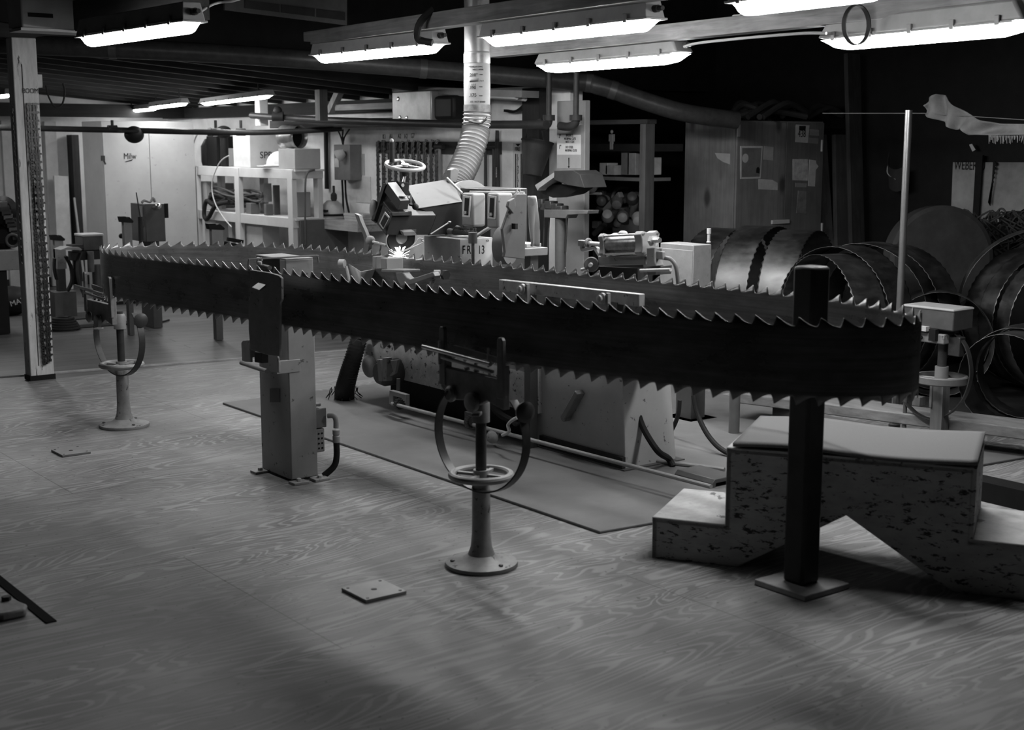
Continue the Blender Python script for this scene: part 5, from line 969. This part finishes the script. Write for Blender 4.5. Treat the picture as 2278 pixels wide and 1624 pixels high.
# ================================================================ silver exhaust duct
DX = 4.78; dq = P(1061, 150, x=DX); dy = dq.y
t = T('exhaust_duct', 'silver exhaust duct dropping to the grinding head with a corrugated hose and handwriting', 'duct', (DX, dy, 1.2))
zc = P(1061, 262, x=DX).z; R = .0735
b = MB(); prof = []; z = zc
while z < 3.1:
    prof += [(R, z), (R, z+.16), (R*1.03, z+.165), (R*1.03, z+.185), (R, z+.19)]; z += .19
b.rev([(r, h) for r, h in prof], (DX, dy, 0), Z, 36); b.out('pipe', paint(.17, .42, .4, 7, .3), t)
zb, ztp = P(1061, 233, x=DX).z, P(1061, 142, x=DX).z
b = MB().rev([(R*1.04, zb), (R*1.06, (zb+ztp)/2), (R*1.04, ztp)], (DX, dy, 0), Z, 36); b.out('paper_wrap', paint(.22, .8, .08, 20), t)
for y0_, y1_ in ((120, 141), (233, 250)): b = MB().rev([(R*1.07, P(1061, y1_, x=DX).z), (R*1.07, P(1061, y0_, x=DX).z)], (DX, dy, 0), Z, 36); b.out('tape_band', paint(.15, .35, .5, 25, .2), t)
b = MB().rev([(R*1.1, zc-.03), (R*1.1, zc+.0)], (DX, dy, 0), Z, 36); b.out('hose_clamp', BRIGHT, t)
fc = V(DX, dy, 0)+V(-.606, -.795, 0)*R*1.085; RD = rotm(math.pi/2, 0, HEAD-math.pi/2)
for s_, px, py, sz in (('* CHECK DWG', 1041, 150, .013), ('NEXT WEEK', 1051, 156, .012), ('.210"', 1042, 170, .026), ('max', 1067, 167, .012), ('2 x 4', 1067, 181, .012), ('1 3 5', 1048, 190, .014), ('.190', 1042, 198, .026), ('max', 1066, 194, .012), ('.175', 1042, 215, .028), ('max', 1066, 214, .012), ('.177  WET BAND', 1044, 228, .013)):
    q = P(px, py, d=(fc.x*math.cos(HEAD)+fc.y*math.sin(HEAD)))
    # wrap each line on the pipe
    rgt_ = V(math.sin(HEAD), -math.cos(HEAD), 0); off = (q-V(DX, dy, 0)).dot(rgt_)
    cu = text(s_, sz, V(0, 0, 0)+V(*t['_o']), rotm(0, 0, 0), INK, t, name='handwriting')
    for v_ in cu.data.vertices:
        a_ = (off+v_.co.x)/(R*1.08); rr = R*1.075+v_.co.z
        p_ = V(DX, dy, 0)+V(-.606, -.795, 0)*rr*math.cos(a_)+rgt_*rr*math.sin(a_); v_.co = V(p_.x, p_.y, q.z+v_.co.y)-V(*t['_o'])
q = P(1055, 181, x=DX); rgt_ = V(math.sin(HEAD), -math.cos(HEAD), 0); b = MB(); n0 = 0
for k in range(9):
    a_ = -.55+.7*k/8; p_ = V(DX, dy, 0)+V(-.606, -.795, 0)*R*1.078*math.cos(a_)+rgt_*R*1.078*math.sin(a_); b.v += [V(p_.x, p_.y, q.z-.008+.0004*k), V(p_.x, p_.y, q.z+.008+.0006*k)]
b.f = [(2*k, 2*k+2, 2*k+3, 2*k+1) for k in range(8)]; b.out('scribble_bar', DGREY, t, solid=.001)
pts = cr([V(DX, dy, zc+.03), P(1059, 285, x=4.77), P(1054, 310, x=4.74), P(1043, 345, x=4.69), P(1030, 375, x=4.63), P(1016, 402, x=4.57), P(1010, 420, x=4.54)], 12)
b = MB(); b.tube(pts, [.078+(.0075 if k % 3 == 0 else -.002) for k in range(len(pts))], 30); b.out('corrugated_hose', paint(.2, .5, .2, 12), t, ang=75)
for k, dxy in enumerate(((.03, .05), (-.02, .06))): MB().tube(cr([V(DX, dy, zc-.02)+V(-.606, -.795, 0)*.08+rgt_*-.05, V(DX, dy, zc-.035)+V(-.606, -.795, 0)*.086+rgt_*.02, V(DX, dy, zc-.01+.015*k)+V(-.606, -.795, 0)*.075+rgt_*.06], 5), .003, 5).out('tie_wire', DARK, t)
# ================================================================ plywood cabinet with papers
PLY = wood(.17, 'z', .75, .25, True)
mn, mx = near_box(1525, 1636, 1832, 268, 700, x=7.9, z0=0)
t = T('plywood_cabinet', 'tall plywood cabinet covered with papers in the shadow at right of centre', 'cabinet', (mn.x, mn.y, 0)); MB().box(mn, mx).out('carcass', PLY, t, bev=.004)
xm = P(1746, 300, y=mn.y).x; f = lambda px, py, o=.02: P(px, py, y=mn.y-o)
d1 = MB().box((mn.x+.01, mn.y-.018, .08), (xm-.004, mn.y, mx.z-.01)).out('door', PLY, t, bev=.002); d2 = MB().box((xm+.004, mn.y-.018, .08), (mx.x-.01, mn.y, mx.z-.01)).out('door', wood(.12, 'z', .75, .25, True), t, bev=.002)
a, c_ = f(1640, 304), f(1643, 277); MB().box((a.x, mn.y-.026, a.z), (a.x+.028, mn.y-.018, c_.z)).out('hinge', LGREY, d1)
a, c_ = f(1715, 499), f(1754, 488); MB().box((a.x, mn.y-.035, a.z), (c_.x, mn.y-.018, c_.z)).out('hasp', LGREY, d1, bev=.003)
for y0_, y1_ in ((337, 311), (518, 496)): a, c_ = f(1826, y0_), f(1829, y1_); MB().box((a.x, mn.y-.03, a.z), (c_.x, mn.y-.018, c_.z)).out('hinge', LGREY, d2)
def sheet(pts, name, label, v, var=.25, sc_=14, o=.021, cat='paper'): return MB().prism([f(a, c, o) for a, c in pts], (0, .003, 0)).solo(name, label, cat, paint(v, .8, var, sc_), 'papers pinned to the plywood cabinet')
s = sheet([(1647, 325), (1697, 325), (1692, 397), (1647, 398)], 'poster', 'bordered picture poster with a round pale spot on the left cabinet door', .42)
MB().prism([f(a, c, .023) for a, c in ((1651, 329), (1694, 329), (1690, 393), (1650, 394))], (0, .001, 0)).out('picture', paint(.13, .8, .5, 6), s, origin=s['_o']); MB().rev([(.035, 0), (.035, .001)], f(1658, 352, .025), (0, -1, 0), 22).out('round_spot', paint(.4, .8, .2), s, origin=s['_o'])
MB().prism([f(a, c, .025) for a, c in ((1682, 384), (1683, 374), (1687, 371), (1690, 376), (1689, 386))], (0, .001, 0)).out('dark_shape', INK, s, origin=s['_o'])
sheet([(1700, 325), (1721, 327), (1720, 357), (1699, 355)], 'note', 'small note just right of the bordered poster', .28)
sheet([(1688, 398), (1718, 400), (1730, 407), (1730, 423), (1688, 421)], 'note', 'pale card marked with figures below the bordered poster', .4)
s = sheet([(1771, 277), (1801, 279), (1797, 318), (1770, 316)], 'sticker', 'number sticker reading 438 at the top of the right cabinet door', .42); text('438', .085, f(1775, 305, .0225), RY, INK, s, sx=.75); MB().prism([f(a, c, .0225) for a, c in ((1778, 280), (1793, 280), (1792, 290), (1778, 290))], (0, .001, 0)).out('black_box', INK, s)
sheet([(1802, 287), (1822, 289), (1822, 302), (1802, 301)], 'note', 'dim small card right of the sticker reading 438', .22); sheet([(1800, 306), (1821, 308), (1820, 320), (1799, 318)], 'note', 'dim striped card below and right of the sticker reading 438', .18)
sheet([(1764, 354), (1798, 354), (1797, 402), (1764, 401)], 'poster', 'pale map like sheet in the middle of the right cabinet door', .38, .5, 20); sheet([(1801, 355), (1815, 357), (1816, 364), (1821, 370), (1815, 378), (1813, 415), (1798, 414)], 'poster', 'torn pale strip right of the map like sheet', .4)
sheet([(1770, 407), (1795, 408), (1794, 417), (1770, 416)], 'note', 'small dim label below the map like sheet', .22); sheet([(1776, 424), (1794, 426), (1794, 476), (1772, 474)], 'poster', 'dim photograph low on the right cabinet door', .16, .6, 12)
q = P(1615, 350, x=mn.x-.004); MB().prism([P(a, c, x=mn.x-.006) for a, c in ((1590, 340), (1624, 342), (1624, 366), (1608, 360), (1596, 352))], (.004, 0, 0)).solo('torn_paper', 'torn paper scrap on the narrow side of the plywood cabinet', 'paper', paint(.34, .8, .2))
b = MB(); rnd = random.Random(3)
for k in range(14): a_ = V(rnd.uniform(mn.x-.05, mx.x+.1), rnd.uniform(mn.y-.02, mx.y), mx.z+.03); b.tube(cr([a_, a_+V(rnd.uniform(.1, .3), rnd.uniform(-.1, .1), rnd.uniform(.04, .14)), a_+V(rnd.uniform(.3, .6), rnd.uniform(-.1, .1), rnd.uniform(0, .05))], 5), .025, 7)
b.solo('rag_heap', 'dark heap of rolled sheets on top of the plywood cabinet', 'heap', DARK, kind='stuff')
# leaning boards and dark upright beside the cabinet
for k, (x0, xt, w_, v, lab) in enumerate(((1858, 1826, .1, .14, 'lighter board leaning beside the plywood cabinet'), (1880, 1868, .16, .07, 'dark board standing right of the lighter leaning board'), (1915, 1895, .16, .05, 'dark board furthest right of the three beside the plywood cabinet'))):
    a, c_ = P(x0, 560, x=9.1+.08*k), P(xt, 300 if k < 2 else 120, x=9.16+.08*k); a = a+(a-c_)*(a.z/(c_.z-a.z)) if False else V(a.x+.02, a.y, 0); MB().beam(a, c_, w_, .04, V(0, -1, 0)).solo('leaning_board', lab, 'board', wood(v, 'z'))
# ================================================================ coiled band saws
CO = steel(.15, .43, (3, 3, 3), 'coil_steel', .92)
def coil(c, r, az, wd, loops, label, lean=0, th=.003, sq=1.0):
    """bands standing on edge: c centre of the first loop, az direction of the axis, loops = (shift along axis, radius factor, drop, twist)"""
    t = T('coiled_band_saw', label, 'saw blade', (c[0], c[1], 0), 'coiled band saw blades')
    for (sh, rf, dz, tw) in loops:
        a2 = az+tw; ax = V(math.cos(a2), math.sin(a2), lean).normalized(); sd = V(-math.sin(a2), math.cos(a2), 0); up = ax.cross(sd)*-1
        if up.z < 0: up = -up
        R_ = r*rf; n = 2*int(2*math.pi*R_/.05); b = MB(); cc = V(c[0], c[1], c[2]+dz)+V(math.cos(az), math.sin(az), 0)*sh
        for k in range(n):
            an = 2*math.pi*k/n; rad = sd*math.cos(an)*R_*sq+up*math.sin(an)*R_/sq; tt = .012 if k % 2 else 0
            for w_ in (-wd/2-tt, -wd/2+.004, 0, wd/2-.004, wd/2+tt): b.v.append(cc+rad+ax*w_)
        for k in range(n):
            j = (k+1) % n
            for i in range(4): b.f.append((k*5+i, j*5+i, j*5+i+1, k*5+i+1))
        b.out('blade_loop', CO, t, solid=th, ang=50)
    return t
R_ = math.radians
def at(px, py, z): return P(px, py, z=z)
c = P(1690, 640, x=7.4); coil((c.x, c.y, .5), .5, R_(-72), .24, ((0, 1, 0, 0), (.3, .98, -.01, .06), (-.28, .97, -.012, -.08)), 'coiled band saw with a dark open mouth right of the grey control cabinet')
c = P(1850, 705, x=6.95); coil((c.x, c.y, .475), .475, R_(-8), .22, ((0, .93, -.03, -.15), (.1, .98, -.005, .12), (.3, 1.0, 0, .35), (.5, .97, -.01, .2)), 'three shining loops of coiled band saw behind the black square post')
c = P(2335, 714, x=8.05); coil((c.x, c.y, .47), .46, R_(65), .16, ((0, 1, 0, 0), (.22, .98, -.01, .08), (-.24, 1.0, 0, -.1), (.1, 1.12, .06, -.45)), 'big coiled band saw cut by the right edge of the picture')
c = P(2085, 800, x=7.35); coil((c.x, c.y, .34), .33, R_(40), .17, ((0, 1, 0, 0), (.2, .97, 0, .1)), 'low coiled band saw on the floor behind the stand with the wooden block')
c = P(2268, 835, x=7.0); coil((c.x, c.y, .28), .28, R_(18), .2, ((0, 1, 0, 0), (.18, .95, 0, .12), (-.18, .94, 0, -.1)), 'low coiled band saw in the lower corner at the right edge')
# round band wheel
q = P(2096, 575, x=8.3); t = T('band_wheel', 'large dark solid band wheel standing behind the coiled saws', 'wheel', (q.x, q.y, 0)); R2 = .375
wz = R2; ax = V(-.55, -.83, .05).normalized(); cw = V(q.x, q.y, q.z)
MB().rev([(R2-.03, 0), (R2-.03, .0), (R2, -.01), (R2, -.16), (R2-.03, -.17)], cw, ax, 60).out('rim', paint(.05, .45, .3), t); MB().rev([(.001, .0), (R2-.03, -.0)], cw-ax*.012, ax, 60).out('disc', paint(.015, .5, .4), t)
MB().box((q.x-.1, q.y+.0, 0), (q.x+.3, q.y+.4, q.z-.2)).out('support', BLACK, t)
# ================================================================ stand with wooden block at right
q = P(2062, 962, x=5.9); q = V(6.0, q.y, 0); f = lambda px, py: P(px, py, x=6.0)
t = T('block_stand', 'handwheel stand topped by a pale metal faced block at the right', 'stand', (6.0, q.y, 0)); WP = wood(.13, 'z')
MB().box((5.97, q.y-.035, 0), (6.03, q.y+.035, f(2065, 850).z)).out('timber_leg', WP, t)
zw = f(2065, 838).z; hw_ = MB().rev([(.13, -.02), (.135, -.015), (.135, .015), (.13, .02), (.115, .02), (.115, -.02)], (6, q.y, zw), Z, 36, cap=False).out('handwheel', paint(.12, .5, .3), t)
for k in range(4): an = k*math.pi/2+.4; MB().beam((6, q.y, zw), (6+.12*math.cos(an), q.y+.12*math.sin(an), zw), .03, .012).out('spoke', MGREY, hw_)
MB().cyl((6, q.y, zw-.02), (6, q.y, f(2065, 810).z), .035).out('hub', GREY, t); MB().cyl((6, q.y, zw), (6, q.y, f(2065, 755).z), .024).out('screw', IRON, t)
y0, y1 = f(2118, 750).y, f(2022, 750).y
MB().box((5.93, y0, f(2070, 758).z), (6.06, y1, f(2070, 736).z)).out('saddle', MP, t, bev=.006); MB().box((5.9, f(2086, 730).y, f(2070, 732).z), (6.0, f(2022, 730).y, f(2070, 722).z)).out('shelf_plate', LGREY, t)
MB().box((5.93, f(2140, 700).y, f(2080, 728).z), (6.1, f(2028, 700).y, f(2080, 681).z)).out('block', paint(.075, .45, .4, 8, .3), t, bev=.006); MB().box((5.925, f(2141, 700).y, f(2080, 681).z-.012), (6.105, f(2027, 700).y, f(2080, 681).z+.004)).out('block_top', paint(.25, .5, .1), t, bev=.008)
MB().cbox(f(2098, 742)+V(-.08, 0, 0), (.03, .04, .06)).out('clip', BLACK, t); MB().rev([(.01, 0), (.01, .02)], f(2068, 748)+V(-.07, 0, 0), (-1, 0, 0), 8).out('bolt', DARK, t)
MB().strap(cr([f(2128, 742), f(2150, 772), f(2160, 815), f(2158, 850), f(2142, 890), f(2112, 920), f(2076, 932), f(2040, 920), f(2010, 890)], 8), V(.03, 0, 0), .006).out('hoop', IRON, t)
MB().box((5.96, f(2083, 880).y, f(2083, 905).z), (6.0, f(2078, 880).y, f(2083, 850).z)).out('side_strip', WP, t); MB().cbox(f(2044, 892), (.05, .05, .05)).out('wedge', WP, t, bev=.003)
a = f(2016, 855); MB().cyl((6, a.y, 0), (6, a.y, a.z), .011).out('upright_rod', DGREY, t)
MB().cbox(f(2128, 770), (.05, .07, .1)).out('guide_block', IRON, t, bev=.005)
# silver pole
q = P(1989, 955, z=0); zt = P(2025, 245, x=q.x).z
t = T('silver_pole', 'tall silver steel pole standing behind the right end of the blade', 'pole', q); MB().cyl(q, V(q.x, q.y, zt), .0195, n=20).out('pole', paint(.4, .3, .15, 10, .9), t); MB().rev([(.032, 0), (.032, .03), (.026, .035)], q, Z, 20).out('collar', DGREY, t)
q = P(1632, 985, x=5.45); MB().cyl((5.45, q.y, 0), (5.45, q.y, .72), .03, n=20).solo('pale_pipe_leg', 'pale pipe leg standing behind the left end of the bridging steps', 'leg', paint(.1, .5, .2))
# plank bench
a, c_ = P(1560, 893, z=.14), P(2300, 985, z=.14); b0 = P(1560, 905, z=.14)
d = V(.30, -1, 0).normalized(); a = P(1735, 898, z=.14); e = P(2290, 968, z=.14)
dr = (e-a).normalized(); a = a+V(.13, 0, 0); e = e+V(.13, 0, 0); MB().beam(a-dr*.35, e+dr*.8, .24, .06).solo('rough_plank', 'long rough sawn plank on low blocks running to the right edge', 'plank', wood(.2, 'y', .8, .4), bev=.006)
for k, s_ in enumerate((.0, 1.5)): p_ = a+dr*s_; MB().box((p_.x-.1, p_.y-.08, 0), (p_.x+.1, p_.y+.08, .108)).solo('block', ['dark block under the left part of the rough plank', 'dark block under the right part of the rough plank'][k], 'block', DARK)
MB().box((6.9, 3.0, 0), (9.5, 8.6, .004)).solo('shadow_sheet', 'dark sheet painting the shade on the floor under the coiled saws', 'sheet', paint(.03, .5, .3))  # no real sheet: shade under the coils laid down as dark colour
b = MB().box((5.3, 2.6, 0), (5.42, 4.0, .09)); b.solo('dark_sill', 'black channel lying on the floor right of the bridging steps', 'channel', BLACK)
# wall map and things on the dark wall at right
XM = 9.48
g = lambda px, py, o=0: P(px, py, x=XM-o)
t = T('wall_map', 'large pale map sheet with a bold heading on the dark wall at right', 'map', g(2200, 480)); MB().prism([g(2120, 361, .01), g(2300, 361, .01), g(2300, 452, .01), g(2226, 494, .01), g(2172, 492, .01), g(2115, 486, .01)], (.006, 0, 0)).out('sheet', paint(.26, .8, .5, 3), t)
text('WEBERSU', .105, g(2122, 377, .014), RX, INK, t, sx=.62)
b = MB().prism([g(2171, 345, .05), g(2186, 345, .05), g(2176, 490, .05), g(2163, 486, .05)], (.02, 0, 0)); b.solo('steel_strip', 'black steel strip hanging in front of the wall map', 'strip', BLACK)
pts = [(2210, 358)]+[(2215-k*.9+(3 if k % 2 else -1), 360+k*5) for k in range(19)]+[(2202, 458), (2204, 440), (2209, 360)]
MB().prism([g(a, c, .05) for a, c in pts], (.01, 0, 0)).solo('saw_sample', 'short toothed saw piece hanging in front of the wall map', 'saw piece', BLACK)
MB().prism([g(2156, 322, .05), g(2162, 320, .05), g(2170, 333, .05), g(2163, 337, .05)], (.004, 0, 0)).solo('paper_tag', 'small pale tag hanging above the wall map', 'tag', paint(.5, .8, .1))
# hanging fringed cloth
b = MB()
top = [(2054, 235), (2066, 218), (2085, 209), (2100, 212), (2125, 235), (2150, 252), (2185, 268), (2220, 275), (2300, 276)]; bot = [(2053, 256), (2070, 262), (2095, 270), (2110, 282), (2122, 289), (2138, 286), (2152, 300), (2200, 300), (2300, 300)]
XC = 7.6
def cloth(u, v):
    k = u*(len(top)-1); i = min(int(k), len(top)-2); fr = k-i; a = (top[i][0]+(top[i+1][0]-top[i][0])*fr, top[i][1]+(top[i+1][1]-top[i][1])*fr); c = (bot[i][0]+(bot[i+1][0]-bot[i][0])*fr, bot[i][1]+(bot[i+1][1]-bot[i][1])*fr)
    p = P(a[0]+(c[0]-a[0])*v, a[1]+(c[1]-a[1])*v, x=XC); return p+V(.025*math.sin(u*23+v*2)+.02*math.sin(v*3), 0, 0)
b.grid(cloth, 48, 10); t = T('hanging_cloth', 'pale ragged cloth with a fringed end hanging in the dark at upper right', 'cloth', P(2100, 260, x=XC)); b.out('cloth', paint(.2, .9, .35, 10), t, ang=70, solid=.006)
b = MB(); rnd = random.Random(8)
for k in range(60):
    q = P(2200+k*1.35, 299, x=XC); b.tube([q, q+V(0, rnd.uniform(-.008, .008), -rnd.uniform(.01, .06))], .0022, 4)
o = b.out('fringe', paint(.22, .9, .2), t); o['kind'] = 'stuff'
MB().tube([P(1830, 252, x=XC), P(2054, 252, x=XC), P(2300, 268, x=XC)], .003, 5).solo('cloth_line', 'thin line strung across the dark bay to the ragged cloth', 'line', GREY)
q = P(2005, 385, x=9.4); t = T('face_shield', 'clear curved face shield hanging on the dark wall left of the silver pole', 'face shield', q); MB().strap(cr([q+V(0, .12, .08), q+V(-.05, .09, -.02), q+V(-.07, .0, -.06), q+V(-.05, -.09, -.03)], 6), V(0, .02, .18), .004).out('visor', paint(.03, .12, .2), t); MB().tube(cr([q+V(0, .13, .1), q+V(-.05, .1, -.0), q+V(-.07, .0, -.05)], 6), .004, 6).out('edge', LGREY, t)
q = P(2250, 545, x=9.0); b = MB(); rnd = random.Random(4)
for k in range(150):
    a = q+V(rnd.uniform(-.1, .2), rnd.uniform(-.35, .3), rnd.uniform(-.15, .18)); b.tube(cr([a, a+V(rnd.uniform(-.1, .1), rnd.uniform(-.15, .15), .08), a+V(rnd.uniform(-.1, .1), rnd.uniform(-.2, .2), -.02)], 4), .007, 5)
b.solo('rag_bundle', 'dark tangled bundle at the right edge beside the band wheel', 'bundle', paint(.05, .8, .3), kind='stuff')
MB().box((8.75, q.y-.5, 0), (9.3, q.y+.35, q.z-.16)).solo('dark_bench', 'dark bench under the tangled bundle at the right edge', 'bench', BLACK)
a = P(2228, 470, x=9.3); t = T('small_winch', 'small dark winch with a ring at the right edge below the wall map', 'winch', a); MB().box((9.3, a.y-.5, a.z-.12), (9.5, a.y-.02, a.z)).out('case', BLACK, t, bev=.004); MB().torus(a+V(0, 0, -.02), V(-1, .2, 0), .04, .008).out('ring', DGREY, t); MB().box((9.28, a.y-.5, a.z-.06), (9.3, a.y-.02, a.z-.05)).out('ledge', DGREY, t)
for o in bpy.data.objects:
    if '_o' in o.keys(): del o['_o']
